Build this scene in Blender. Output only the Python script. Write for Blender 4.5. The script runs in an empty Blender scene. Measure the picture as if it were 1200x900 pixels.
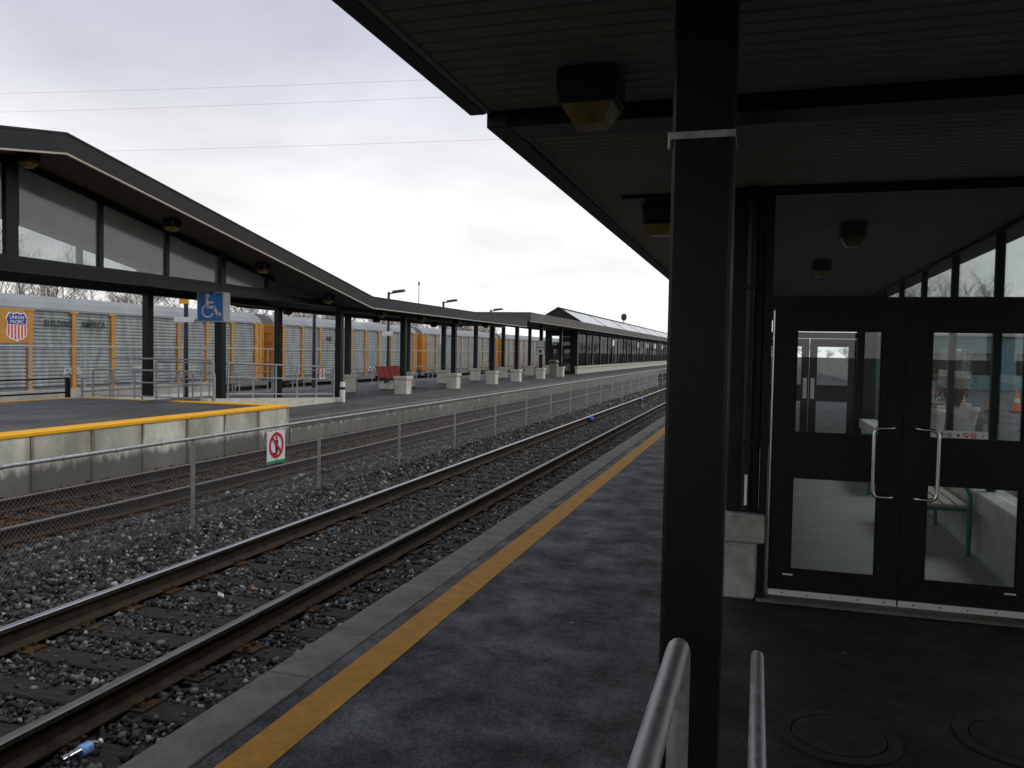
import bpy, bmesh, math, random
import numpy as np
from mathutils import Vector, Matrix

random.seed(7)
rng = np.random.default_rng(7)
scene = bpy.context.scene
COL = scene.collection
R = math.radians

# ------------------------------------------------------------------ camera
H = 1.78                                   # eye height above the platform (z = 0 is the platform top)
def make_camera():
    f, vp, roll = 965.0, (889.0, 416.0), 0.018
    c, s = math.cos(roll), math.sin(roll)
    dx, dy = vp[0] - 600, vp[1] - 450
    u, v = dx * c + dy * s, -dx * s + dy * c
    p = math.atan2(-v, f)
    yw = math.atan2(u, math.hypot(f, v))
    fwd = Vector((-math.sin(yw) * math.cos(p), math.cos(yw) * math.cos(p), -math.sin(p)))
    r0 = Vector((math.cos(yw), math.sin(yw), 0))
    u0 = r0.cross(fwd)
    right = c * r0 + s * u0
    up = -s * r0 + c * u0
    cam = bpy.data.cameras.new("camera")
    cam.lens, cam.sensor_width = 36 * f / 1200, 36
    cam.clip_start, cam.clip_end = 0.05, 4000
    o = bpy.data.objects.new("camera", cam)
    COL.objects.link(o)
    m = Matrix((right, up, -fwd)).transposed().to_4x4()
    m.translation = (0, 0, H)
    o.matrix_world = m
    scene.camera = o
make_camera()

# ------------------------------------------------------------------ sky and sun (overcast)
SUN_EL, SUN_AZ = 60.0, 62.0               # azimuth measured from +Y towards +X
def make_world():
    w = bpy.data.worlds.new("World")
    scene.world = w
    w.use_nodes = True
    nt = w.node_tree
    N, L = nt.nodes, nt.links
    N.clear()
    out = N.new("ShaderNodeOutputWorld"); bg = N.new("ShaderNodeBackground")
    L.new(bg.outputs[0], out.inputs[0])
    sky = N.new("ShaderNodeTexSky"); sky.sky_type = 'NISHITA'; sky.sun_disc = False
    sky.sun_elevation, sky.sun_rotation = R(SUN_EL), R(SUN_AZ)
    sc_ = N.new("ShaderNodeVectorMath"); sc_.operation = 'SCALE'; sc_.inputs[3].default_value = 0.10
    L.new(sky.outputs[0], sc_.inputs[0])
    tc = N.new("ShaderNodeTexCoord"); sep = N.new("ShaderNodeSeparateXYZ")
    L.new(tc.outputs['Generated'], sep.inputs[0])
    def M(op, a, b=None, clamp=False):
        n = N.new("ShaderNodeMath"); n.operation = op; n.use_clamp = clamp
        for i, x in enumerate((a, b)):
            if x is None: continue
            if isinstance(x, (int, float)): n.inputs[i].default_value = x
            else: L.new(x, n.inputs[i])
        return n.outputs[0]
    zc = M('MAXIMUM', sep.outputs[2], 0.0)
    den = M('ADD', zc, 0.22)
    comb = N.new("ShaderNodeCombineXYZ")
    L.new(M('DIVIDE', sep.outputs[0], den), comb.inputs[0])
    L.new(M('DIVIDE', sep.outputs[1], den), comb.inputs[1])
    n1 = N.new("ShaderNodeTexNoise"); n1.inputs['Scale'].default_value = 1.5; n1.inputs['Detail'].default_value = 7
    n1.inputs['Roughness'].default_value = 0.55; n1.inputs['Distortion'].default_value = 0.35
    L.new(comb.outputs[0], n1.inputs['Vector'])
    ramp = N.new("ShaderNodeValToRGB")     # by elevation: white near the horizon, lavender grey overhead
    cr = ramp.color_ramp
    cr.elements[0].position = 0.0; cr.elements[0].color = (1.18, 1.17, 1.14, 1)
    cr.elements[1].position = 0.55; cr.elements[1].color = (0.58, 0.62, 0.74, 1)
    e = cr.elements.new(0.18); e.color = (0.965, 0.967, 0.977, 1)
    e = cr.elements.new(0.34); e.color = (0.61, 0.63, 0.72, 1)
    L.new(zc, ramp.inputs[0])
    cl = N.new("ShaderNodeMapRange"); cl.inputs[1].default_value = 0.30; cl.inputs[2].default_value = 0.70
    cl.inputs[3].default_value = 0.86; cl.inputs[4].default_value = 1.18
    L.new(n1.outputs[0], cl.inputs[0])
    mul = N.new("ShaderNodeVectorMath"); mul.operation = 'SCALE'
    L.new(ramp.outputs[0], mul.inputs[0]); L.new(cl.outputs[0], mul.inputs[3])
    mix = N.new("ShaderNodeMix"); mix.data_type = 'RGBA'; mix.inputs[0].default_value = 0.96
    L.new(sc_.outputs[0], mix.inputs[6]); L.new(mul.outputs[0], mix.inputs[7])
    L.new(mix.outputs[2], bg.inputs[0])
    bg.inputs[1].default_value = 1.0
make_world()
sun = bpy.data.lights.new("sun", 'SUN'); sun.energy = 1.5; sun.angle = R(30); sun.color = (1, 0.96, 0.9)
so = bpy.data.objects.new("sun", sun); COL.objects.link(so)
sd = Vector((math.sin(R(SUN_AZ)) * math.cos(R(SUN_EL)), math.cos(R(SUN_AZ)) * math.cos(R(SUN_EL)), math.sin(R(SUN_EL))))
so.rotation_euler = sd.to_track_quat('Z', 'Y').to_euler()
vs = scene.view_settings
vs.view_transform, vs.look, vs.exposure, vs.gamma, vs.use_curve_mapping = 'Standard', 'None', 0.0, 1.0, False
scene.render.engine = 'CYCLES'
scene.cycles.max_bounces = 10
scene.cycles.transparent_max_bounces = 24
scene.cycles.use_denoising = True

# ------------------------------------------------------------------ materials
def mat(name, c1, c2=None, rough=0.7, metal=0.0, scale=6.0, bump=0.0, bscale=60.0, r2=None, stretch=(1, 1, 1), detail=6, spec=0.5, nrough=0.6):
    m = bpy.data.materials.new(name); m.use_nodes = True
    nt = m.node_tree; N, L = nt.nodes, nt.links
    b = N["Principled BSDF"]
    b.inputs['Metallic'].default_value = metal
    b.inputs['Roughness'].default_value = rough
    b.inputs['Specular IOR Level'].default_value = spec
    g = N.new("ShaderNodeNewGeometry"); mp = N.new("ShaderNodeMapping"); mp.inputs['Scale'].default_value = stretch
    L.new(g.outputs['Position'], mp.inputs[0])
    if c2 is None: c2 = tuple(x * 1.25 for x in c1)
    n = N.new("ShaderNodeTexNoise"); n.inputs['Scale'].default_value = scale; n.inputs['Detail'].default_value = detail
    n.inputs['Roughness'].default_value = nrough
    L.new(mp.outputs[0], n.inputs['Vector'])
    r = N.new("ShaderNodeValToRGB")
    r.color_ramp.elements[0].position = 0.34; r.color_ramp.elements[1].position = 0.68
    r.color_ramp.elements[0].color = (*c1, 1); r.color_ramp.elements[1].color = (*c2, 1)
    L.new(n.outputs[0], r.inputs[0]); L.new(r.outputs[0], b.inputs['Base Color'])
    if r2 is not None:
        mr = N.new("ShaderNodeMapRange"); mr.inputs[1].default_value = 0.35; mr.inputs[2].default_value = 0.65
        mr.inputs[3].default_value = rough; mr.inputs[4].default_value = r2
        L.new(n.outputs[0], mr.inputs[0]); L.new(mr.outputs[0], b.inputs['Roughness'])
    if bump:
        n2 = N.new("ShaderNodeTexNoise"); n2.inputs['Scale'].default_value = bscale; n2.inputs['Detail'].default_value = 4
        L.new(g.outputs['Position'], n2.inputs['Vector'])
        bp = N.new("ShaderNodeBump"); bp.inputs['Strength'].default_value = bump; bp.inputs['Distance'].default_value = 0.01
        L.new(n2.outputs[0], bp.inputs['Height']); L.new(bp.outputs[0], b.inputs['Normal'])
    return m

def island_mat(name, stops, rough=0.8, bump=0.4, bscale=120, spec=0.12):
    m = bpy.data.materials.new(name); m.use_nodes = True
    nt = m.node_tree; N, L = nt.nodes, nt.links
    b = N["Principled BSDF"]; b.inputs['Roughness'].default_value = rough; b.inputs['Specular IOR Level'].default_value = spec
    g = N.new("ShaderNodeNewGeometry"); r = N.new("ShaderNodeValToRGB")
    els = r.color_ramp.elements
    while len(els) < len(stops): els.new(0.5)
    for e, (p, c) in zip(els, stops): e.position = p; e.color = (*c, 1)
    L.new(g.outputs['Random Per Island'], r.inputs[0]); L.new(r.outputs[0], b.inputs['Base Color'])
    n2 = N.new("ShaderNodeTexNoise"); n2.inputs['Scale'].default_value = bscale
    L.new(g.outputs['Position'], n2.inputs['Vector'])
    bp = N.new("ShaderNodeBump"); bp.inputs['Strength'].default_value = bump; bp.inputs['Distance'].default_value = 0.01
    L.new(n2.outputs[0], bp.inputs['Height']); L.new(bp.outputs[0], b.inputs['Normal'])
    return m

def asphalt_mat(name, c1, c2, scale):
    m = mat(name, c1, c2, rough=0.86, r2=0.55, scale=scale, bump=0.0, spec=0.22, detail=14, nrough=0.72)
    nt = m.node_tree; N, L = nt.nodes, nt.links
    b = N["Principled BSDF"]; col = b.inputs['Base Color'].links[0].from_socket
    g = N.new("ShaderNodeNewGeometry"); P = g.outputs['Position']
    def mixc(fac, a, c, mode='MIX'):
        x = N.new("ShaderNodeMix"); x.data_type = 'RGBA'; x.blend_type = mode
        if isinstance(fac, float): x.inputs[0].default_value = fac
        else: L.new(fac, x.inputs[0])
        L.new(a, x.inputs[6])
        if isinstance(c, tuple): x.inputs[7].default_value = (*c, 1)
        else: L.new(c, x.inputs[7])
        return x.outputs[2]
    def rng_(v, a, b_, c=0.0, d=1.0):
        x = N.new("ShaderNodeMapRange"); L.new(v, x.inputs[0])
        for i, t in enumerate((a, b_, c, d)): x.inputs[1 + i].default_value = t
        return x.outputs[0]
    ag = N.new("ShaderNodeTexVoronoi"); ag.inputs['Scale'].default_value = 95; L.new(P, ag.inputs['Vector'])      # aggregate
    bw = N.new("ShaderNodeRGBToBW"); L.new(ag.outputs['Color'], bw.inputs[0])
    gr = N.new("ShaderNodeCombineColor"); v = rng_(bw.outputs[0], 0.2, 0.9, 0.55, 1.55)
    for i in range(3): L.new(v, gr.inputs[i])
    col = mixc(1.0, col, gr.outputs[0], 'MULTIPLY')
    wn = N.new("ShaderNodeTexNoise"); wn.inputs['Scale'].default_value = 2.0; L.new(P, wn.inputs['Vector'])             # crooked hairline cracks
    ad = N.new("ShaderNodeVectorMath"); ad.operation = 'MULTIPLY_ADD'; L.new(wn.outputs['Color'], ad.inputs[0]); ad.inputs[1].default_value = (.5, .5, 0); L.new(P, ad.inputs[2])
    vr = N.new("ShaderNodeTexVoronoi"); vr.feature = 'DISTANCE_TO_EDGE'; vr.inputs['Scale'].default_value = 0.33; L.new(ad.outputs[0], vr.inputs['Vector'])
    col = mixc(rng_(vr.outputs['Distance'], 0.0035, 0.0, 0.0, 0.3), col, (0.006, 0.006, 0.006))
    sp = N.new("ShaderNodeTexVoronoi"); sp.inputs['Scale'].default_value = 3.3; L.new(P, sp.inputs['Vector'])            # trodden gum and drips
    col = mixc(rng_(sp.outputs['Distance'], 0.085, 0.06, 0.0, 0.6), col, (0.012, 0.012, 0.012))
    sq = N.new("ShaderNodeTexVoronoi"); sq.inputs['Scale'].default_value = 1.7; L.new(ad.outputs[0], sq.inputs['Vector'])
    col = mixc(rng_(sq.outputs['Distance'], 0.026, 0.018, 0.0, 0.7), col, (0.32, 0.32, 0.30))
    L.new(col, b.inputs['Base Color'])
    bp = N.new("ShaderNodeBump"); bp.inputs['Strength'].default_value = 0.35; bp.inputs['Distance'].default_value = 0.004
    L.new(bw.outputs[0], bp.inputs['Height']); L.new(bp.outputs[0], b.inputs['Normal'])
    return m

def glass_mat(name, tint=(0.86, 0.9, 0.9), ior=1.5, rough=0.0, boost=0.0, graze=1.0, dust=0.0):
    m = bpy.data.materials.new(name); m.use_nodes = True
    nt = m.node_tree; N, L = nt.nodes, nt.links
    N.clear()
    o = N.new("ShaderNodeOutputMaterial"); mx = N.new("ShaderNodeMixShader")
    t = N.new("ShaderNodeBsdfTransparent"); t.inputs[0].default_value = (*tint, 1)
    gl = N.new("ShaderNodeBsdfGlossy"); gl.inputs['Roughness'].default_value = rough
    lw = N.new("ShaderNodeLayerWeight"); lw.inputs[0].default_value = 0.5
    r0 = ((ior - 1) / (ior + 1)) ** 2 + boost                # Schlick reflectance of the pane, the same from both sides
    pw = N.new("ShaderNodeMath"); pw.operation = 'POWER'; pw.inputs[1].default_value = 5.0
    ma = N.new("ShaderNodeMath"); ma.operation = 'MULTIPLY_ADD'; ma.inputs[1].default_value = (1 - r0) * graze; ma.inputs[2].default_value = r0; ma.use_clamp = True
    L.new(lw.outputs['Facing'], pw.inputs[0]); L.new(pw.outputs[0], ma.inputs[0]); L.new(ma.outputs[0], mx.inputs[0])
    L.new(t.outputs[0], mx.inputs[1]); L.new(gl.outputs[0], mx.inputs[2])
    last = mx
    if dust:                                                 # a thin film of dirt, thicker in places
        df = N.new("ShaderNodeBsdfDiffuse"); df.inputs[0].default_value = (0.62, 0.63, 0.60, 1)
        g = N.new("ShaderNodeNewGeometry"); n = N.new("ShaderNodeTexNoise"); n.inputs['Scale'].default_value = 2.0; n.inputs['Detail'].default_value = 8
        L.new(g.outputs['Position'], n.inputs['Vector'])
        k = N.new("ShaderNodeMath"); k.operation = 'MULTIPLY'; k.inputs[1].default_value = dust * 2; L.new(n.outputs[0], k.inputs[0])
        m2 = N.new("ShaderNodeMixShader"); L.new(k.outputs[0], m2.inputs[0]); L.new(mx.outputs[0], m2.inputs[1]); L.new(df.outputs[0], m2.inputs[2])
        last = m2
    L.new(last.outputs[0], o.inputs[0])
    return m

def stained_concrete(name, pitch, y0):
    m = mat(name, (0.40, 0.40, 0.32), (0.82, 0.81, 0.70), rough=0.85, scale=1.6, bump=0.5, bscale=50, stretch=(1, 1, 0.6))
    nt = m.node_tree; N, L = nt.nodes, nt.links
    b = N["Principled BSDF"]; base = b.inputs['Base Color'].links[0].from_socket
    g = N.new("ShaderNodeNewGeometry"); sep = N.new("ShaderNodeSeparateXYZ"); L.new(g.outputs['Position'], sep.inputs[0])
    def M(op, a, b_=None, c=None):
        n = N.new("ShaderNodeMath"); n.operation = op
        for i, x in enumerate((a, b_, c)):
            if x is None: continue
            if isinstance(x, (int, float)): n.inputs[i].default_value = x
            else: L.new(x, n.inputs[i])
        return n.outputs[0]
    t = M('FRACT', M('DIVIDE', M('SUBTRACT', sep.outputs[1], y0), pitch))
    d = M('ABSOLUTE', M('SUBTRACT', t, 0.5))                 # 0.5 at a joint
    near = N.new("ShaderNodeMapRange"); near.inputs[1].default_value = 0.40; near.inputs[2].default_value = 0.485
    L.new(d, near.inputs[0])
    mp = N.new("ShaderNodeMapping"); mp.inputs['Scale'].default_value = (2, 9, 1.2); L.new(g.outputs['Position'], mp.inputs[0])
    n = N.new("ShaderNodeTexNoise"); n.inputs['Scale'].default_value = 1.0; n.inputs['Detail'].default_value = 5; L.new(mp.outputs[0], n.inputs['Vector'])
    mr = N.new("ShaderNodeMapRange"); mr.inputs[1].default_value = 0.36; mr.inputs[2].default_value = 0.56; L.new(n.outputs[0], mr.inputs[0])
    fac = M('MULTIPLY', near.outputs[0], M('MULTIPLY', mr.outputs[0], 0.8))
    mx = N.new("ShaderNodeMix"); mx.data_type = 'RGBA'
    L.new(fac, mx.inputs[0]); L.new(base, mx.inputs[6]); mx.inputs[7].default_value = (0.17, 0.10, 0.035, 1)
    # a damp, dirty band with a ragged upper edge along the foot of the wall
    zz = M('ADD', sep.outputs[2], M('MULTIPLY', n.outputs[0], 0.35))
    dm = N.new("ShaderNodeMapRange"); dm.inputs[1].default_value = 0.02; dm.inputs[2].default_value = -0.10
    L.new(zz, dm.inputs[0])
    mx2 = N.new("ShaderNodeMix"); mx2.data_type = 'RGBA'
    L.new(M('MULTIPLY', dm.outputs[0], 0.88), mx2.inputs[0]); L.new(mx.outputs[2], mx2.inputs[6]); mx2.inputs[7].default_value = (0.105, 0.098, 0.072, 1)
    oi = N.new("ShaderNodeObjectInfo"); hv = N.new("ShaderNodeHueSaturation")          # every panel weathered a little differently
    vr = N.new("ShaderNodeMapRange"); vr.inputs[3].default_value = 0.72; vr.inputs[4].default_value = 1.12
    L.new(oi.outputs['Random'], vr.inputs[0]); L.new(vr.outputs[0], hv.inputs['Value']); L.new(mx2.outputs[2], hv.inputs['Color'])
    L.new(hv.outputs[0], b.inputs['Base Color'])
    return m

MT = {}
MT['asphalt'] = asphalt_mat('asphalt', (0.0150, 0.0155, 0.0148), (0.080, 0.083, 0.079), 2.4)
MT['asphalt_dark'] = asphalt_mat('dark_asphalt', (0.0065, 0.0068, 0.0065), (0.027, 0.028, 0.0265), 2.0)  # darker copy of the platform asphalt, toned for the floor by the doors
MT['asphalt_far'] = mat('asphalt_far', (0.030, 0.032, 0.032), (0.078, 0.081, 0.080), rough=0.8, r2=0.55, scale=0.9, bump=0.2, bscale=90, detail=12, stretch=(1.0, 0.4, 1), nrough=0.7)
MT['coping'] = mat('coping_concrete', (0.105, 0.099, 0.080), (0.215, 0.203, 0.168), rough=0.88, scale=4, bump=0.8, bscale=160, detail=14, nrough=0.75, spec=0.25)
MT['joint'] = mat('joint_dirt', (0.015, 0.014, 0.013), rough=0.95)
MT['yellow'] = mat('worn_yellow_paint', (0.27, 0.128, 0.012), (0.50, 0.235, 0.017), rough=0.75, scale=9, bump=0.4, bscale=160, detail=14, nrough=0.78, spec=0.3)
MT['yellow_far'] = mat('yellow_paint', (0.86, 0.41, 0.003), (0.96, 0.47, 0.006), rough=0.6, scale=3)
MT['concrete'] = mat('pale_concrete', (0.56, 0.53, 0.44), (0.74, 0.70, 0.59), rough=0.88, scale=4, bump=0.4, bscale=70)
MT['stained'] = stained_concrete('stained_concrete', 1.22, 0.35)
MT['wall_low'] = stained_concrete('platform_wall_concrete', 2.4, 0.2)
MT['black'] = mat('black_paint', (0.0055, 0.006, 0.0062), (0.0085, 0.009, 0.0092), rough=0.38, scale=3, bump=0.08, bscale=220, spec=0.24)
def scuff(m, col, stretch, lo, hi):
    nt = m.node_tree; N, L = nt.nodes, nt.links; b = N["Principled BSDF"]; base = b.inputs['Base Color'].links[0].from_socket
    g = N.new("ShaderNodeNewGeometry"); mp = N.new("ShaderNodeMapping"); mp.inputs['Scale'].default_value = stretch; L.new(g.outputs['Position'], mp.inputs[0])
    n = N.new("ShaderNodeTexNoise"); n.inputs['Scale'].default_value = 1.0; n.inputs['Detail'].default_value = 10; n.inputs['Roughness'].default_value = 0.75; L.new(mp.outputs[0], n.inputs['Vector'])
    r = N.new("ShaderNodeMapRange"); r.inputs[1].default_value = lo; r.inputs[2].default_value = hi; L.new(n.outputs[0], r.inputs[0])
    x = N.new("ShaderNodeMix"); x.data_type = 'RGBA'; L.new(r.outputs[0], x.inputs[0]); L.new(base, x.inputs[6]); x.inputs[7].default_value = (*col, 1)
    L.new(x.outputs[2], b.inputs['Base Color'])
scuff(MT['black'], (0.030, 0.030, 0.029), (22, 22, 9), 0.60, 0.72)
MT['fascia'] = mat('charcoal_fascia', (0.010, 0.011, 0.011), (0.016, 0.017, 0.017), rough=0.5, scale=1.5, spec=0.3)
MT['trim'] = mat('tan_trim', (0.42, 0.36, 0.28), rough=0.5)
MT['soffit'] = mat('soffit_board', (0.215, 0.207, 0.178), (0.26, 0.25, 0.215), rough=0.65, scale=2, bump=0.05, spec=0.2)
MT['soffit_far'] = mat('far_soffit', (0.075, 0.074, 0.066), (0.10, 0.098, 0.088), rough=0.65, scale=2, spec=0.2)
MT['galv'] = mat('galvanised_steel', (0.30, 0.305, 0.305), (0.48, 0.485, 0.48), rough=0.42, r2=0.6, metal=0.75, scale=22, bump=0.12, bscale=90)
MT['galv_far'] = mat('grey_rail_paint', (0.36, 0.365, 0.37), (0.44, 0.445, 0.45), rough=0.5, metal=0.2, scale=5)
MT['steel'] = mat('brushed_steel', (0.62, 0.58, 0.5), (0.72, 0.68, 0.6), rough=0.28, metal=1.0, scale=30)
MT['alu'] = mat('aluminium', (0.62, 0.60, 0.57), (0.72, 0.7, 0.67), rough=0.4, metal=0.3, scale=40)
MT['railsteel'] = mat('rail_rust', (0.017, 0.012, 0.007), (0.044, 0.031, 0.017), rough=0.85, scale=9, bump=0.4, bscale=80, spec=0.25)
MT['railhead'] = mat('rail_head_steel', (0.44, 0.44, 0.45), (0.56, 0.56, 0.57), rough=0.24, metal=1.0, scale=3, stretch=(20, 0.6, 1))
MT['railhead_dull'] = mat('rail_head_dull', (0.14, 0.125, 0.11), (0.22, 0.20, 0.17), rough=0.55, metal=0.6, scale=3, stretch=(20, 0.6, 1))
MT['railhead_near'] = mat('rail_head_near', (0.12, 0.115, 0.11), (0.20, 0.195, 0.19), rough=0.45, metal=0.9, scale=3, stretch=(20, 0.6, 1))
MT['plate'] = mat('rusty_plate', (0.020, 0.015, 0.011), (0.070, 0.036, 0.016), rough=0.9, scale=9, bump=0.5, spec=0.15)
MT['tie'] = mat('tie_timber', (0.010, 0.009, 0.008), (0.046, 0.041, 0.036), rough=0.85, scale=7, bump=0.9, bscale=60, stretch=(1, 12, 12), detail=12, nrough=0.7, spec=0.15)
MT['stone'] = island_mat('ballast_stone', [(0.0, (0.010, 0.0102, 0.0098)), (0.45, (0.036, 0.037, 0.035)), (0.78, (0.066, 0.067, 0.063)), (0.93, (0.135, 0.135, 0.127)), (0.99, (0.34, 0.33, 0.31)), (1.0, (0.15, 0.075, 0.035))], rough=0.5, bump=0.3)
MT['stone_rust'] = island_mat('rusty_ballast_stone', [(0.0, (0.022, 0.016, 0.010)), (0.5, (0.058, 0.036, 0.018)), (0.85, (0.11, 0.060, 0.024)), (1.0, (0.20, 0.085, 0.025))])
MT['bed'] = mat('ballast_bed', (0.008, 0.008, 0.008), (0.050, 0.050, 0.048), rough=0.95, scale=16, bump=1.0, bscale=26, detail=8, spec=0.1)
MT['bed_rust'] = mat('rusty_ballast_bed', (0.020, 0.015, 0.010), (0.16, 0.072, 0.022), rough=0.95, scale=3.0, bump=1.0, bscale=26, detail=12, nrough=0.72, spec=0.1)
MT['ground'] = mat('yard_ground', (0.035, 0.033, 0.030), (0.12, 0.11, 0.098), rough=0.95, scale=0.8, bump=0.8, bscale=8, detail=10)
MT['carpanel'] = mat('car_panel_grey', (0.20, 0.22, 0.215), (0.42, 0.445, 0.435), rough=0.5, metal=0.1, scale=1.1, stretch=(1, 2.6, 0.45), detail=12, nrough=0.7)
MT['carroof'] = mat('car_roof', (0.21, 0.225, 0.23), (0.28, 0.295, 0.30), rough=0.6, scale=0.5, spec=0.3)
MT['carcore'] = mat('car_core', (0.16, 0.17, 0.175), rough=0.7)
MT['orange'] = mat('car_orange', (0.46, 0.215, 0.032), (0.60, 0.285, 0.05), rough=0.55, scale=1.6, detail=9)
scuff(MT['carpanel'], (0.12, 0.085, 0.06), (1.5, 3.0, 0.7), 0.55, 0.72)
scuff(MT['orange'], (0.22, 0.11, 0.04), (2, 5, 0.9), 0.55, 0.70)
scuff(MT['concrete'], (0.34, 0.31, 0.25), (5, 5, 2), 0.55, 0.75)
MT['white'] = mat('white_paint', (0.74, 0.74, 0.72), (0.80, 0.80, 0.78), rough=0.5)
MT['blue'] = mat('sign_blue', (0.008, 0.14, 0.52), (0.010, 0.155, 0.56), rough=0.4)
MT['navy'] = mat('navy_paint', (0.010, 0.011, 0.028), (0.015, 0.016, 0.036), rough=0.45)
MT['shieldblue'] = mat('shield_blue', (0.015, 0.04, 0.26), rough=0.45)
MT['red'] = mat('sign_red', (0.55, 0.012, 0.03), rough=0.45)
MT['stripe_red'] = mat('stripe_red', (0.62, 0.07, 0.06), rough=0.45)
MT['seat_red'] = mat('seat_red', (0.36, 0.016, 0.010), (0.46, 0.022, 0.014), rough=0.5)
MT['green'] = mat('sign_green', (0.012, 0.27, 0.09), rough=0.45)
MT['bench_green'] = mat('bench_green', (0.010, 0.16, 0.075), (0.014, 0.20, 0.095), rough=0.35)
MT['wood'] = mat('grey_bench_wood', (0.28, 0.25, 0.2), (0.38, 0.34, 0.28), rough=0.7, scale=6, stretch=(1, 14, 14))
MT['ink'] = mat('black_ink', (0.02, 0.02, 0.02), rough=0.6)
MT['grey_side'] = mat('sign_side_grey', (0.34, 0.34, 0.36), rough=0.5)
MT['lens'] = mat('amber_lens', (0.10, 0.065, 0.012), (0.24, 0.18, 0.05), rough=0.22, scale=9)
MT['glass'] = glass_mat('door_glass', tint=(0.93, 0.95, 0.945), dust=0.012)
MT['glass_far'] = glass_mat('window_glass', tint=(0.90, 0.93, 0.93), ior=1.45)
MT['glass_gable'] = glass_mat('gable_glass', tint=(0.90, 0.92, 0.925), ior=1.5, boost=0.03, rough=0.10, dust=0.12)
MT['int_floor'] = mat('terrazzo_floor', (0.27, 0.27, 0.24), (0.34, 0.34, 0.305), rough=0.55, scale=3, bump=0.1, detail=10)
MT['int_wall'] = mat('inside_concrete', (0.34, 0.33, 0.30), (0.45, 0.44, 0.40), rough=0.8, scale=3, bump=0.2)
MT['ceiling'] = mat('dark_ceiling', (0.075, 0.075, 0.068), rough=0.7)
MT['bark'] = mat('bark', (0.085, 0.062, 0.048), (0.15, 0.115, 0.09), rough=0.9, scale=3)
MT['twig'] = mat('twigs', (0.20, 0.165, 0.145), (0.30, 0.25, 0.22), rough=0.9, scale=2)
MT['iron'] = mat('cast_iron', (0.008, 0.008, 0.008), (0.030, 0.030, 0.029), rough=0.8, scale=9, bump=0.5, bscale=120, detail=12, nrough=0.7, spec=0.25)
MT['roofpanel'] = mat('pale_roof_panel', (0.50, 0.51, 0.51), (0.62, 0.63, 0.63), rough=0.35, scale=0.4)
MT['bottle'] = glass_mat('bottle_plastic', tint=(0.62, 0.66, 0.74), boost=0.22, rough=0.12)
MT['labelblue'] = mat('bottle_label', (0.05, 0.22, 0.62), (0.30, 0.45, 0.75), rough=0.4, scale=50)
MT['bincol'] = mat('olive_grey_bin', (0.20, 0.20, 0.15), (0.25, 0.25, 0.19), rough=0.6)
MT['cone'] = mat('traffic_orange', (0.75, 0.13, 0.015), rough=0.5)
MT['teal'] = mat('teal_cladding', (0.16, 0.30, 0.31), (0.22, 0.36, 0.37), rough=0.5)
MT['brick'] = mat('brown_brick', (0.24, 0.11, 0.08), (0.32, 0.16, 0.11), rough=0.85, scale=3)
MT['leaf'] = island_mat('dry_leaf', [(0, (0.05, 0.06, 0.015)), (0.5, (0.10, 0.10, 0.02)), (0.8, (0.28, 0.16, 0.02)), (1, (0.35, 0.10, 0.02))], bump=0.0)
MT['chain'] = mat('chain_wire', (0.10, 0.10, 0.105), (0.16, 0.16, 0.165), rough=0.5, metal=0.3, scale=20)
MT['glass_dark'] = glass_mat('tinted_glass', tint=(0.66, 0.71, 0.68), ior=1.5, rough=0.03, graze=0.12)
MT['rear'] = mat('rear_wall', (0.10, 0.105, 0.10), (0.20, 0.205, 0.195), rough=0.7, scale=1.2)
MT['barrier'] = mat('barrier_concrete', (0.30, 0.29, 0.26), (0.42, 0.41, 0.37), rough=0.9, scale=2, detail=9)
MT['bfascia'] = mat('weathered_fascia', (0.075, 0.070, 0.060), (0.11, 0.104, 0.09), rough=0.6, scale=0.8)
MT['pier'] = mat('pier_concrete', (0.22, 0.215, 0.185), (0.46, 0.45, 0.40), rough=0.88, scale=5, bump=0.7, bscale=60, detail=12, nrough=0.7)
MT['strap'] = mat('steel_strap', (0.32, 0.32, 0.30), (0.5, 0.5, 0.47), rough=0.45, metal=0.5, scale=25)
MT['wire'] = mat('cable', (0.55, 0.55, 0.58), rough=0.6)

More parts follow.
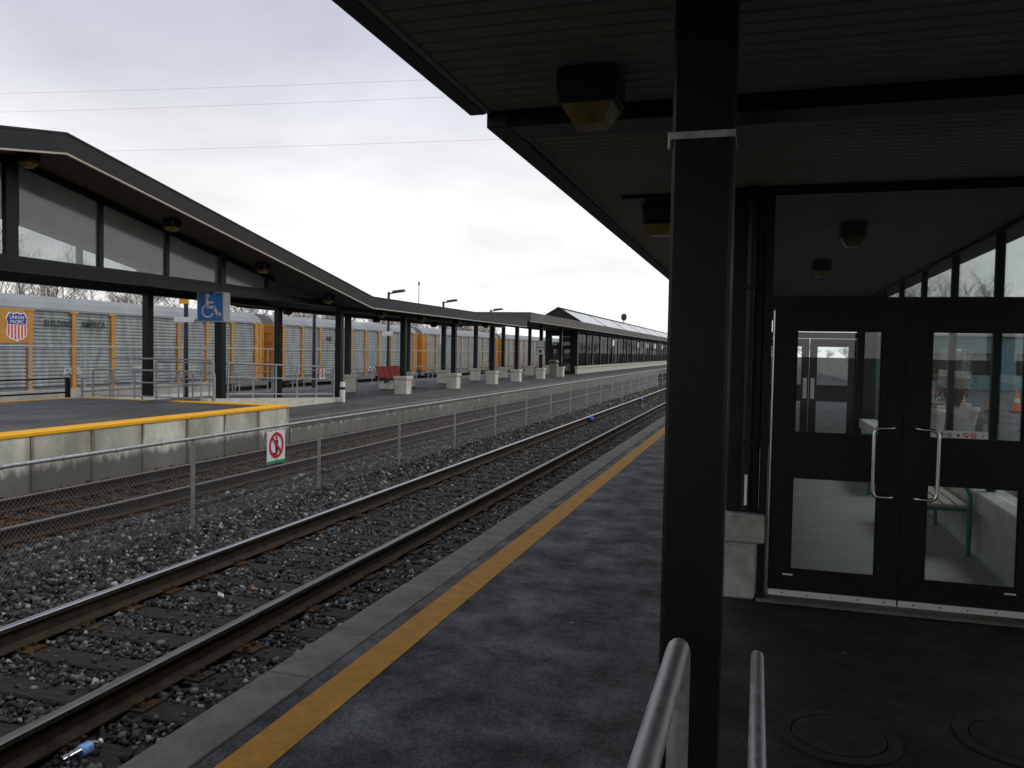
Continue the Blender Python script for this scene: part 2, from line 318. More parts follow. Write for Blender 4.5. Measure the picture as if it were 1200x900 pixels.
# ------------------------------------------------------------------ mesh helpers
class MB:
    def __init__(s): s.v = []; s.f = []
    def add(s, vs, fs):
        k = len(s.v); s.v += [tuple(map(float, p)) for p in vs]; s.f += [tuple(i + k for i in f) for f in fs]; return s
    def box(s, x0, x1, y0, y1, z0, z1):
        return s.add([(x0,y0,z0),(x1,y0,z0),(x1,y1,z0),(x0,y1,z0),(x0,y0,z1),(x1,y0,z1),(x1,y1,z1),(x0,y1,z1)],
                     [(0,3,2,1),(4,5,6,7),(0,1,5,4),(1,2,6,5),(2,3,7,6),(3,0,4,7)])
    def bbox(s, x0, x1, y0, y1, z0, z1, b=0.01):          # box with chamfered edges
        b = min(b, (x1-x0)*.45, (y1-y0)*.45, (z1-z0)*.45)
        P = []
        for z, i in ((z0, b), (z0+b, 0), (z1-b, 0), (z1, b)):
            xa, xb, ya, yb = x0+i, x1-i, y0+i, y1-i
            c = b if i == 0 else b * .4
            P += [(xa+c,ya,z),(xb-c,ya,z),(xb,ya+c,z),(xb,yb-c,z),(xb-c,yb,z),(xa+c,yb,z),(xa,yb-c,z),(xa,ya+c,z)]
        F = [tuple(range(7,-1,-1)), tuple(range(24,32))]
        for l in range(3):
            for i in range(8):
                j = (i+1) % 8; F.append((l*8+i, l*8+j, l*8+8+j, l*8+8+i))
        return s.add(P, F)
    def prism(s, pts, axis, a, b):                         # closed polygon pts extruded along axis from a to b
        n = len(pts)
        def P(p, t):
            if axis == 'x': return (t, p[0], p[1])
            if axis == 'y': return (p[0], t, p[1])
            return (p[0], p[1], t)
        V = [P(p, a) for p in pts] + [P(p, b) for p in pts]
        F = [tuple(range(n)), tuple(range(2*n-1, n-1, -1))] + [(i, i+n, (i+1) % n + n, (i+1) % n) for i in range(n)]
        return s.add(V, F)
    def tube(s, pts, r, n=8, cap=True):
        pts = [Vector(p) for p in pts]
        rs = r if isinstance(r, (list, tuple)) else [r] * len(pts)
        V, F = [], []
        prev = None
        for i, p in enumerate(pts):
            d = (pts[min(i+1, len(pts)-1)] - pts[max(i-1, 0)]).normalized()
            if prev is None:
                a = d.cross(Vector((0,0,1)) if abs(d.z) < .9 else Vector((1,0,0))).normalized()
            else:
                a = (prev - d * prev.dot(d)).normalized()
            prev = a; b = d.cross(a)
            for k in range(n):
                t = 2*math.pi*k/n
                V.append(p + (a*math.cos(t) + b*math.sin(t)) * rs[i])
        for i in range(len(pts)-1):
            for k in range(n):
                j = (k+1) % n; F.append((i*n+k, i*n+j, i*n+n+j, i*n+n+k))
        if cap: F += [tuple(range(n-1,-1,-1)), tuple(range((len(pts)-1)*n, len(pts)*n))]
        return s.add(V, F)
    def lathe(s, prof, n=16, c=(0,0,0), axis='z'):        # prof: (radius, height) pairs
        V, F = [], []
        for r, h in prof:
            for k in range(n):
                t = 2*math.pi*k/n; q = (r*math.cos(t), r*math.sin(t), h)
                if axis == 'y': q = (q[0], q[2], q[1])
                if axis == 'x': q = (q[2], q[0], q[1])
                V.append((c[0]+q[0], c[1]+q[1], c[2]+q[2]))
        for i in range(len(prof)-1):
            for k in range(n):
                j = (k+1) % n; F.append((i*n+k, i*n+j, i*n+n+j, i*n+n+k))
        F += [tuple(range(n-1,-1,-1)), tuple(range((len(prof)-1)*n, len(prof)*n))]
        return s.add(V, F)
    def data(s, name):
        me = bpy.data.meshes.new(name); me.from_pydata(s.v, [], s.f); me.validate(); me.update()
        return me

def root_loc(o):
    while o.parent is not None: o = o.parent
    return Vector(o.location)
def link(name, me, m=None, parent=None, loc=(0,0,0), smooth=False):
    if m is not None and len(me.materials) == 0: me.materials.append(MT[m])
    if smooth:
        for p in me.polygons: p.use_smooth = True
        me.set_sharp_from_angle(angle=R(40))
    o = bpy.data.objects.new(name, me); COL.objects.link(o)
    o.parent = parent; o.location = loc
    return o
def tag(o, label=None, cat=None, group=None, kind=None):
    if label: o['label'] = label
    if cat: o['category'] = cat
    if group: o['group'] = group
    if kind: o['kind'] = kind
    return o
def thing(name, label, cat, loc=(0,0,0), group=None):
    o = bpy.data.objects.new(name, None); o.empty_display_size = 0.1; COL.objects.link(o); o.location = loc
    return tag(o, label, cat, group)
def part(name, mb, m, parent, smooth=False, world=True):   # builder coordinates are world ones: shift by the thing's base
    me = mb.data(name)
    if world:
        L = root_loc(parent); me.transform(Matrix.Translation(-L))
    return link(name, me, m, parent, smooth=smooth)
def structure(name, mb, m, smooth=False):
    return tag(link(name, mb.data(name), m, smooth=smooth), kind='structure')
def copy_tree(o, parent=None):
    c = o.copy(); COL.objects.link(c); c.parent = parent
    for ch in list(o.children): copy_tree(ch, c)
    return c
def fillet(pts, r, n=5):
    pts = [Vector(p) for p in pts]; out = [pts[0]]
    for a, b, c in zip(pts, pts[1:], pts[2:]):
        d1 = (a-b).normalized(); d2 = (c-b).normalized()
        p, q = b + d1*r, b + d2*r
        for i in range(n+1):
            t = i/n; out.append((1-t)**2*p + 2*t*(1-t)*b + t*t*q)
    return out + [pts[-1]]
def text_mesh(s, size, depth=0.004, bold=0.0, gap=1.0):
    cu = bpy.data.curves.new("lettering", 'FONT'); cu.body = s; cu.size = size; cu.extrude = depth; cu.offset = bold; cu.space_character = gap
    cu.align_x, cu.align_y = 'CENTER', 'CENTER'
    cu.resolution_u = 3
    o = bpy.data.objects.new("lettering", cu); COL.objects.link(o)
    dg = bpy.context.evaluated_depsgraph_get()
    me = bpy.data.meshes.new_from_object(o.evaluated_get(dg))
    bpy.data.objects.remove(o); bpy.data.curves.remove(cu)
    me.materials.clear()
    return me
def disc2(c, r, n=24): return [(c[0]+r*math.cos(2*math.pi*k/n), c[1]+r*math.sin(2*math.pi*k/n)) for k in range(n)]
def stroke2(mb, pts, w, to3, d0, d1):                     # a flat stroke of width w along 2-D points, thickness d0..d1
    for (x0, y0), (x1, y1) in zip(pts, pts[1:]):
        L = math.hypot(x1-x0, y1-y0) or 1e-6
        nx, ny = -(y1-y0)/L*w/2, (x1-x0)/L*w/2; ex, ey = (x1-x0)/L*w*.25, (y1-y0)/L*w*.25
        q = [(x0+nx-ex,y0+ny-ey),(x0-nx-ex,y0-ny-ey),(x1-nx+ex,y1-ny+ey),(x1+nx+ex,y1+ny+ey)]
        poly2(mb, q, to3, d0, d1)
def poly2(mb, q, to3, d0, d1):
    n = len(q)
    mb.add([to3(a, b, d0) for a, b in q] + [to3(a, b, d1) for a, b in q],
           [tuple(range(n)), tuple(range(2*n-1, n-1, -1))] + [(i, i+n, (i+1) % n+n, (i+1) % n) for i in range(n)])
def ring2(mb, c, r0, r1, to3, d0, d1, a0=0, a1=360, n=32):
    A = [R(a0 + (a1-a0)*k/n) for k in range(n+1)]
    for t0, t1 in zip(A, A[1:]):
        poly2(mb, [(c[0]+r*math.cos(t), c[1]+r*math.sin(t)) for r, t in ((r0,t0),(r1,t0),(r1,t1),(r0,t1))], to3, d0, d1)

YF = 165.0          # how far the platforms and tracks run
YB = -14.0          # and how far behind the camera
RAIL = -0.337       # rail top
T1, T2, T3 = -4.55, -8.90, -21.2

# ------------------------------------------------------------------ ground, platforms, ballast
def ground_sheet():
    prof = [(-1500, -2.0), (-120, -1.6), (-42, -1.45), (-30, -1.40), (-27, -0.75), (-18.4, -0.62), (-2, -0.62), (6.0, -0.60), (14, -0.55), (60, -0.6), (1500, -0.6)]
    ys = [-1500, -200, -30, 0, 30, 80, 200, 1500]
    V = [(x, y, z) for y in ys for x, z in prof]; n = len(prof)
    F = [(j*n+i, j*n+i+1, (j+1)*n+i+1, (j+1)*n+i) for j in range(len(ys)-1) for i in range(n-1)]
    structure('ground', MB().add(V, F), 'ground')
ground_sheet()

def near_platform():
    p = structure('platform_pavement', MB().box(-2.238, -.262, -18, YF, -0.9, 0.0), 'asphalt')
    structure('doorway_paving', MB().box(-.255, 6.4, -18, YF, -0.9, -.001), 'asphalt_dark')
    structure('paving_joint', MB().box(-.2619, -.2551, -18, YF, -0.9, -.012), 'joint')
    b = structure('platform_edge_bed', MB().box(-2.505, -2.238, -18, YF, -0.9, -0.03), 'joint')
    me = MB().bbox(-2.53, -2.248, 0.006, 1.824, -0.16, 0.003, 0.008).data('coping_slab')
    y, k = 3.88 - 1.83 * 9, 0
    while y < 60:
        link('coping_slab', me, 'coping', p, loc=(random.uniform(-.004, .004), y, random.uniform(-.003, .002))); y += 1.83
    tail = link('coping_slab', MB().box(-2.53, -2.248, y, YF, -0.16, 0.002).data('coping_tail'), 'coping', p); tail['kind'] = 'stuff'
    structure('yellow_safety_line', MB().box(-2.146, -1.935, -18, YF, 0.0, 0.004), 'yellow')
near_platform()

def far_platform():
    p = structure('far_platform', MB().box(-18.25, -10.99, YB, YF, -0.9, 0.0), 'asphalt_far')
    structure('far_platform_coping', MB().bbox(-10.99, -10.85, YB, YF, -0.2, 0.004, 0.015), 'coping')
    me = MB().box(-10.99, -10.875, 0.006, 2.394, -0.9, -0.203).data('wall_panel')
    y = 17.6
    while y < 80:
        link('wall_panel', me, 'wall_low', p, loc=(0, y, 0)); y += 2.4
    structure('far_platform_wall', MB().box(-10.99, -10.88, y, YF, -0.9, -0.203), 'wall_low')
    # raised boarding platform
    m = tag(link('raised_platform', MB().box(-17.0, -10.95, YB, 17.30, 0.002, 0.346).data('raised_platform'), 'asphalt_far'), kind='structure')
    me = MB().bbox(-10.95, -10.835, 0.006, 1.214, -0.9, 0.300, 0.008).data('wall_panel')
    y = 0.35 + 1.22 * 13 + 0.0
    ys = [0.35 + 1.22 * k for k in range(-6, 13)]
    for y in ys: link('wall_panel', me, 'stained', m, loc=(0, y, 0))
    yl = ys[-1] + 1.22
    link('wall_panel', MB().bbox(-10.95, -10.835, yl + .006, 17.50, -0.9, 0.300, 0.008).data('wall_panel'), 'stained', m)
    link('end_wall', MB().box(-17.0, -10.97, 17.302, 17.48, 0.004, 0.300).data('end_wall'), 'stained', m)
    link('yellow_edge', MB().bbox(-11.22, -10.82, YB, 17.52, 0.302, 0.372, 0.012).data('yellow_edge'), 'yellow_far', m)
    link('yellow_edge', MB().bbox(-14.0, -11.222, 17.20, 17.515, 0.302, 0.371, 0.012).data('yellow_edge'), 'yellow_far', m)
    link('yellow_edge', MB().bbox(-17.02, -16.82, YB, 17.0, 0.302, 0.371, 0.01).data('yellow_edge'), 'yellow_far', m)
    link('yellow_edge', MB().bbox(-16.818, -14.8, 17.28, 17.40, 0.302, 0.366, 0.01).data('yellow_edge'), 'yellow_far', m)
    # ramp down from it to the low platform
    r = MB().prism([(17.482, 0.002), (24.4, 0.002), (17.482, 0.33)], 'x', -15.6, -13.35)
    link('ramp', r.data('ramp'), 'asphalt_far', m)
    k = MB().prism([(17.525, 0.001), (24.6, 0.001), (24.6, 0.12), (17.525, 0.44)], 'x', -13.345, -13.15)
    link('ramp_kerb', k.data('ramp_kerb'), 'concrete', m)
far_platform()

def bed_z(x):
    return -0.60 + 0.10 * math.exp(-((x + 6.72) / 0.75) ** 2) + (0.05 if -5.9 < x < -3.2 or -10.2 < x < -7.6 else 0)
def ballast():
    xs = np.linspace(-10.87, -2.52, 120); ys = np.concatenate([np.arange(-6, 30, 0.12), np.arange(30, YF, 1.5)])
    X, Y = np.meshgrid(xs, ys)
    Z = np.vectorize(bed_z)(X) - 0.015 + rng.normal(0, 0.012, X.shape)
    n = len(xs)
    idx = np.arange(len(ys) * n).reshape(len(ys), n)
    def sheet(name, sel, m):
        cols = np.where(sel)[0]
        V = np.stack([X[:, cols], Y[:, cols], Z[:, cols]], -1).reshape(-1, 3); k = len(cols)
        i = np.arange(len(ys) * k).reshape(len(ys), k)
        F = np.stack([i[:-1, :-1], i[:-1, 1:], i[1:, 1:], i[1:, :-1]], -1).reshape(-1, 4)
        me = bpy.data.meshes.new(name); me.from_pydata(V.tolist(), [], F.tolist()); me.update()
        tag(link(name, me, m), kind='structure')
    cut = np.searchsorted(xs, -7.75)
    sheet('ballast_bed', np.arange(n) >= cut - 1, 'bed'); sheet('rusty_ballast_bed', np.arange(n) < cut, 'bed_rust')
    # stones
    t = (1 + 5 ** .5) / 2
    ico = np.array([(-1,t,0),(1,t,0),(-1,-t,0),(1,-t,0),(0,-1,t),(0,1,t),(0,-1,-t),(0,1,-t),(t,0,-1),(t,0,1),(-t,0,-1),(-t,0,1)], float)
    ico /= np.linalg.norm(ico[0])
    icf = np.array([(0,11,5),(0,5,1),(0,1,7),(0,7,10),(0,10,11),(1,5,9),(5,11,4),(11,10,2),(10,7,6),(7,1,8),(3,9,4),(3,4,2),(3,2,6),(3,6,8),(3,8,9),(4,9,5),(2,4,11),(6,2,10),(8,6,7),(9,8,1)])
    cub = np.array([(x, y, z) for z in (-1, 1) for y in (-1, 1) for x in (-1, 1)], float) * .72
    cuf = np.array([(0,2,1),(1,2,3),(4,5,6),(5,7,6),(0,1,4),(1,5,4),(2,6,3),(3,6,7),(0,4,2),(2,4,6),(1,3,5),(3,7,5)])
    octv = np.array([(1,0,0),(-1,0,0),(0,1,0),(0,-1,0),(0,0,1),(0,0,-1)], float)
    octf = np.array([(0,2,4),(2,1,4),(1,3,4),(3,0,4),(2,0,5),(1,2,5),(3,1,5),(0,3,5)])
    def stones(name, label, P, size, m, base, faces):
        N = len(P)
        if not N: return
        S = size[:, None, None] * rng.uniform(0.55, 1.15, (N, 1, 3))
        V = (base[None] * (1 + rng.uniform(-.34, .28, (N, len(base), 1))) + rng.uniform(-.22, .22, (N, len(base), 3))) * S
        q = rng.normal(size=(N, 4)); q /= np.linalg.norm(q, axis=1)[:, None]
        w, x, y, z = q.T
        M = np.stack([1-2*(y*y+z*z), 2*(x*y-z*w), 2*(x*z+y*w), 2*(x*y+z*w), 1-2*(x*x+z*z), 2*(y*z-x*w), 2*(x*z-y*w), 2*(y*z+x*w), 1-2*(x*x+y*y)], -1).reshape(N, 3, 3)
        V = np.einsum('nij,nkj->nki', M, V) + P[:, None, :]
        F = faces[None] + (np.arange(N) * len(base))[:, None, None]
        V, F = V.reshape(-1, 3), F.reshape(-1, 3)
        me = bpy.data.meshes.new(name)
        me.vertices.add(len(V)); me.vertices.foreach_set('co', V.ravel())
        me.loops.add(F.size); me.loops.foreach_set('vertex_index', F.ravel().astype(np.int32))
        me.polygons.add(len(F)); me.polygons.foreach_set('loop_start', np.arange(0, F.size, 3, dtype=np.int32))
        me.update(calc_edges=True); me.validate()
        tag(link(name, me, m), label, 'ballast', kind='stuff')
    def scatter(x0, x1, y0, y1, per_m2, smin, smax, tie_track=None, keep_on_tie=0.08, keep=1.0):
        N = int((x1-x0) * (y1-y0) * per_m2 * keep)
        x = rng.uniform(x0, x1, N); y = rng.uniform(y0, y1, N); s = rng.uniform(smin, smax, N) * rng.choice([1, 1, 1, .65, 1.25], N)
        z = np.array([bed_z(a) for a in x]) + rng.uniform(-.01, .02, N)
        ok = np.ones(N, bool)
        if tie_track is not None:
            ph = np.abs(((y + TIE/2) % TIE) - TIE/2)
            ok &= ~((ph < 0.13) & (np.abs(x - tie_track) < 1.32) & (rng.random(N) > keep_on_tie))
            d = np.minimum(np.abs(x - (tie_track - .753)), np.abs(x - (tie_track + .753)))
            ok &= d > 0.10
            z = np.minimum(z, -0.545 + rng.uniform(-.02, .012, N))
            z[ph < 0.13] += 0.02
        return np.stack([x, y, z], -1)[ok], s[ok]
    def group(parts_):
        return np.concatenate([p for p, _ in parts_]), np.concatenate([s for _, s in parts_])
    P, S = group([scatter(-7.85, -5.38, 2.5, 13, 1150, .014, .040), scatter(-5.85, -3.2, 0.8, 12, 1100, .010, .030, T1), scatter(-3.3, -2.53, 0.8, 12, 800, .010, .032, T1)])
    stones('ballast', 'grey crushed ballast stones around the nearer track', P, S, 'stone', cub, cuf)
    P, S = group([scatter(-7.85, -5.38, 13, 34, 420, .024, .046), scatter(-5.85, -2.53, 12, 34, 380, .020, .040, T1)])
    stones('ballast', 'grey crushed ballast farther along the nearer track', P, S, 'stone', octv, octf)
    P, S = group([scatter(-7.85, -5.38, 34, 75, 90, .06, .08), scatter(-5.85, -2.53, 34, 75, 70, .05, .07, T1)])
    stones('ballast', 'distant grey ballast of the nearer track', P, S, 'stone', octv, octf)
    P, S = group([scatter(-10.85, -7.85, 5, 20, 190, .024, .042, T2, .2), scatter(-10.85, -7.85, 20, 60, 60, .034, .052, T2, .2)])
    stones('rusty_ballast', 'rust brown ballast along the far track', P, S, 'stone_rust', octv, octf)
TIE = 0.535
ballast()

# ------------------------------------------------------------------ tracks
def track(cx, label, heads, y0, y1, n_ties, seats=True, base_z=0.0):
    t = thing('railway_track', label, 'railway track', (cx, 0, -0.6 + base_z))
    top = RAIL + base_z
    prof = [(-.075,-.180),(.075,-.180),(.075,-.170),(.022,-.155),(.009,-.142),(.009,-.045),(.034,-.036),(.034,-.012),(-.034,-.012),(-.034,-.036),(-.009,-.045),(-.009,-.142),(-.022,-.155),(-.075,-.170)]
    hp = [(-.0355,-.0125),(.0355,-.0125),(.0345,-.006),(.028,-.001),(.012,.001),(-.012,.001),(-.028,-.001),(-.0345,-.006)]
    for s, head in zip((-1, 1), heads):
        x = cx + s * 0.753
        r = part('rail', MB().prism([(x+a, top+b) for a, b in prof], 'y', YB, y1), 'railsteel', t, smooth=False)
        part('rail_head', MB().prism([(x+a, top+b) for a, b in hp], 'y', YB, y1), head, r, smooth=True)
    if n_ties:
        tm = MB().bbox(-1.3, 1.3, -.115, .115, -.20, .0, .012).data('sleeper')
        pm = MB().bbox(-.19, .19, -.09, .09, .0, .017, .004)
        for a in (-.11, .11):
            for b in (-.05, .05): pm.box(a-.014, a+.014, b-.014, b+.014, .017, .045)
        pm = pm.data('tie_plate')
        L = root_loc(t)
        k0 = math.ceil(y0 / TIE)
        for k in range(n_ties):
            y = (k0 + k) * TIE
            o = link('sleeper', tm, 'tie', t, loc=(random.uniform(-.05, .05), y + random.uniform(-.012, .012), top - .199 - L.z + random.uniform(-.006, .004)))
            o.rotation_euler.z = random.uniform(-.012, .012)
            if seats and y < 24:
                for s in (-1, 1): link('tie_plate', pm, 'plate', o, loc=(s*.753, 0, 0.0))
        mb = MB(); y = (k0 + n_ties) * TIE
        while y < 90: mb.box(cx-1.3, cx+1.3, y-.115, y+.115, top-.4, top-.2); y += TIE
        if mb.v: part('sleeper', mb, 'tie', t)['kind'] = 'stuff'
    return t
track(T1, 'nearer railway track with shiny rail tops beside the yellow-lined platform', ('railhead', 'railhead_near'), 0.5, YF, 90)
track(T2, 'dull rusty railway track beyond the chain link fence', ('railhead_dull', 'railhead_dull'), 4.5, YF, 80)
track(T3, 'railway track just behind the far platform', ('railhead_dull', 'railhead_dull'), 20, YF, 60, seats=False)
track(-36.6, 'yard track carrying the grey freight cars', ('railhead_dull', 'railhead_dull'), 20, YF, 0, base_z=-0.98)

# ------------------------------------------------------------------ chain link fence between the tracks
FX = -6.6
def chain_panel(width, z0, z1, pitch=0.056, r=0.0015):
    mb = MB(); h = z1 - z0; n = int((width + h) / pitch) + 1
    for sgn in (1, -1):
        for k in range(-int(h / pitch) - 1, int(width / pitch) + 2):
            a = k * pitch
            t0, t1 = 0.0, h
            ya, yb = a, a + h
            if ya < 0: t0 = -ya; ya = 0
            if yb > width: t1 = h - (yb - width); yb = width
            if t1 - t0 < .02: continue
            p = (0, ya if sgn > 0 else width - ya, z0 + t0); q = (0, yb if sgn > 0 else width - yb, z0 + t1)
            mb.tube([(p[0] + sgn*r, p[1], p[2]), (q[0] + sgn*r, q[1], q[2])], r, 3, cap=False)
    return mb
def fence():
    t = thing('chain_link_fence', 'galvanised chain link fence standing in the ballast between the tracks', 'fence', (FX, 8.53, -0.55))
    y0, sp = 8.53 - 3.04 * 4, 3.04
    pm = MB().lathe([(.027, -.12), (.027, 1.165), (.0, 1.172)], 10).data('post')
    chain = chain_panel(sp - .02, 0.10, 1.14).data('chain_mesh')
    for k in range(0, 26):
        y = y0 + sp * k
        link('post', pm, 'galv', t, loc=(-.02, y - 8.53, 0), smooth=True)
        if k < 20: link('chain_mesh', chain, 'chain', t, loc=(.018, y - 8.53 + .01, 0))
        link('top_rail', MB().tube([(0, .0, 0), (0, sp, 0)], .021, 10).data('top_rail'), 'galv', t, loc=(-.0, y - 8.53, 1.182), smooth=True)
        if k < 10:
            tie = MB()
            for j in range(4):
                yy = .35 + j * .7; tie.lathe([(.027, -.012), (.027, .012)], 8, (0, yy, 1.182), 'y')
                tie.tube([(.024, yy, 1.185), (.022, yy + .01, 1.13)], .004, 4)
            link('tie_wire', tie.data('tie_wire'), 'galv', t, loc=(0, y - 8.53, 0))['kind'] = 'stuff'
fence()

def prohibition_sign(name, label, loc, w, h, band, cat='sign'):
    t = thing(name, label, cat, loc)            # faces +X and towards the camera
    to3 = lambda a, b, d: (d, a, b)             # seen from +X, +Y is on the right
    link('panel', MB().bbox(-.004, .004, -w/2, w/2, -h/2, h/2, .003).data('panel'), 'white', t)
    if band:
        link('green_band', MB().box(.0045, .0075, -w/2, w/2, -h/2, -h/2 + h*.09).data('green_band'), 'green', t)
    c, r = (0, h*.06), w*.37
    fig = MB()
    poly2(fig, disc2((.01*w, c[1]+r*.62), r*.13, 12), to3, .0045, .0068)
    poly2(fig, [(-.07*w, c[1]+r*.45), (.09*w, c[1]+r*.45), (.10*w, c[1]-r*.05), (.06*w, c[1]-r*.7), (-.04*w, c[1]-r*.7), (-.06*w, c[1]-.05*r)], to3, .0045, .0068)
    poly2(fig, [(-.24*w, c[1]-r*.55), (.02*w, c[1]-r*.66), (-.02*w, c[1]-r*.92), (-.12*w, c[1]-r*.94)], to3, .0046, .0069)
    link('figure', fig.data('figure'), 'ink', t)
    sp = MB(); poly2(sp, [(.0, c[1]-r*.66), (.14*w, c[1]-r*.56), (.02*w, c[1]-r*.92)], to3, .0046, .0069)
    link('spark', sp.data('spark'), 'yellow_far', t)
    rg = MB(); ring2(rg, c, r*.82, r*1.08, to3, .0075, .0095)
    stroke2(rg, [(-r*.6, c[1]+r*.66), (r*.66, c[1]-r*.6)], r*.22, to3, .0098, .0118)
    link('red_ring', rg.data('red_ring'), 'red', t)
    bl = MB()
    for s in (-1, 1): bl.lathe([(.008, .004), (.008, .012)], 8, (0, 0, s*h*.46 + (.0 if s > 0 else h*.06)), 'x')
    link('bolt', bl.data('bolt'), 'ink', t)
    return t
prohibition_sign('warning_sign', 'white no-walking sign with red ring and green foot on the fence', (FX + .045, 10.25, 0.345), 0.46, 0.46, True)

# ------------------------------------------------------------------ near canopy, column, lamps
Z1, Z2 = H + 1.262, H + 1.205              # soffit undersides
def ceiling_lamp(name, label, loc, s=1.0, group='canopy lamps', down=1.0):
    t = thing(name, label, 'lamp', loc, group)
    hs = MB().bbox(-.135*s, .135*s, -.135*s, .135*s, -.155*s, 0, .02*s)
    link('housing', hs.data('housing'), 'black', t)
    ln = MB(); a, b, z0, z1 = .118*s, .066*s, -.156*s, -.245*s
    ln.add([(-a,-a,z0),(a,-a,z0),(a,a,z0),(-a,a,z0),(-b,-b,z1),(b,-b,z1),(b,b,z1),(-b,b,z1)], [(0,1,2,3),(7,6,5,4),(0,4,5,1),(1,5,6,2),(2,6,7,3),(3,7,4,0)])
    link('lens', ln.data('lens'), 'lens', t)
    link('lens_rim', MB().add([(x*sx, y*sy, z) for z in (-.150*s, -.162*s) for x, y, sx, sy in ((.124*s,.124*s,-1,-1),(.124*s,.124*s,1,-1),(.124*s,.124*s,1,1),(.124*s,.124*s,-1,1))], [(0,1,2,3),(7,6,5,4),(0,4,5,1),(1,5,6,2),(2,6,7,3),(3,7,4,0)]).data('lens_rim'), 'black', t)
    return t

def near_canopy():
    t = thing('platform_canopy', 'dark near canopy with boarded soffit carried on black steel columns', 'canopy', (-.2, 2.92, 0))
    L = root_loc(t)
    # first, higher bay (over and behind the camera)
    part('roof', MB().box(-1.44, 6.0, -16, 4.20, Z1 + .03, Z1 + .40), 'fascia', t)  # right and rear reach added out of view to darken the doorway floor
    part('fascia', MB().bbox(-1.518, -1.425, -16, 4.205, Z1 - .012, Z1 + .45, .006), 'fascia', t)
    part('fascia', MB().bbox(6.0, 6.1, -16, 4.205, Z1 - .012, Z1 + .45, .006), 'fascia', t)  # outer edge of the added right-hand reach
    part('edge_strip', MB().box(-1.4245, -1.395, -16, 4.195, Z1 - .008, Z1 + .02), 'soffit', t)
    me = MB().bbox(-1.395, 6.0, 0.007, .102, 0, .022, .005).data('soffit_board')
    y = 4.195 - .11
    while y > -15.5: link('soffit_board', me, 'soffit', t, loc=Vector((0, y, Z1)) - L); y -= .11
    # second, lower bay
    part('roof', MB().box(2.452, 6.0, 4.215, 7.5, Z2 + .03, Z2 + .36), 'fascia', t)  # unseen wide roof piece added to keep sky light off the floor
    part('soffit', MB().box(2.452, 6.0, 4.46, 7.5, Z2, Z2 + .025), 'soffit', t)  # underside of that added piece
    part('roof', MB().box(-1.40, 2.45, 4.215, 30, Z2 + .03, Z2 + .36), 'fascia', t)
    part('fascia', MB().bbox(-1.425, -1.30, 4.21, 30, Z2 - .025, Z2 + .40, .006), 'fascia', t)
    part('end_beam', MB().bbox(-1.298, 6.0, 4.21, 4.45, Z2 - .022, Z2 + .40, .006), 'black', t)
    part('edge_strip', MB().box(-1.2985, -1.27, 4.452, 30, Z2 - .006, Z2 + .02), 'soffit', t)
    y = 4.455
    me = MB().bbox(-1.27, 2.45, 0.006, .083, 0, .022, .005).data('soffit_board')
    while y < 14.5: link('soffit_board', me, 'soffit', t, loc=Vector((0, y, Z2)) - L); y += .09
    part('soffit', MB().box(-1.27, 2.45, y, 29.9, Z2, Z2 + .025), 'soffit', t)
    # columns
    for (x0, y0, zt) in ((-.309, 2.92, Z1), (2.25, 2.92, Z1), (-.309, -3.2, Z1), (2.25, -3.2, Z1), (-.309, -9.3, Z1), (2.25, -9.3, Z1), (5.0, 2.92, Z1), (5.0, -3.2, Z1)):
        c = part('column', MB().bbox(x0, x0 + .209, y0, y0 + .209, 0.0, zt + .01, .012), 'black', t)
        part('base_plate', MB().bbox(x0 - .06, x0 + .27, y0 - .06, y0 + .27, 0.001, .02, .004), 'black', c)
    c = [o for o in t.children if o.name == 'column'][0]
    part('steel_strap', MB().box(-.3125, -.0965, 2.9165, 3.1325, 2.520, 2.544), 'strap', c)
    buckle = MB().bbox(-.324, -.312, 2.93, 2.955, 2.49, 2.55, .003)
    part('strap_buckle', buckle, 'strap', c)
near_canopy()
ceiling_lamp('ceiling_lamp', 'large amber-lensed black lamp on the nearest boarded soffit', (-.76, 3.72, Z1))
ceiling_lamp('ceiling_lamp', 'amber canopy lamp half hidden behind the big black column', (-.80, 6.85, Z2))
for o_, lab in ((Vector((-.80, 10.2, Z2)), 'second amber canopy lamp behind the big black column'),):
    ceiling_lamp('ceiling_lamp', lab, o_)
def soffit_plate():
    t = thing('junction_plate', 'flat black mounting plate under the soffit beside the half-hidden lamp', 'plate', (-.9, 6.45, Z2))
    link('plate', MB().bbox(-.14, .40, -.12, .12, -.03, 0, .004).data('plate'), 'black', t)
    link('conduit', MB().tube([(.1, 0, -.015), (.1, .4, -.015)], .012, 8).data('conduit'), 'black', t)
soffit_plate()

def handrails():
    t = thing('handrail', 'thick galvanised guard rail bent down beside the black column', 'handrail', (-.17, 1.8, 0))
    y1, zt = 1.80, 1.152
    part('top_rail', MB().tube(fillet([(-.152, 0.55, 0.0), (-.152, 0.55, zt), (-.146, y1, zt), (-.146, y1, 0.0)], .055, 7), .0235, 14), 'galv', t, smooth=True)
    part('mid_rail', MB().tube([(-.152, .55, .58), (-.146, y1, .58)], .018, 10), 'galv', t, smooth=True)
    t2 = thing('handrail', 'slim galvanised handrail seen end-on in front of the doors', 'handrail', (.02, 2.8, 0))
    part('top_rail', MB().tube(fillet([(.030, .6, 0), (.030, .6, .80), (.024, 2.80, .80), (.022, 2.80, 0.0)], .05, 7), .0205, 14), 'galv', t2, smooth=True)
    for tt, x, y in ((t, -.152, .55), (t, -.146, 1.8), (t2, .03, .6), (t2, .022, 2.8)):
        part('flange', MB().lathe([(.055, .001), (.055, .010), (.03, .012)], 14, (x, y, 0)), 'galv', tt)
handrails()

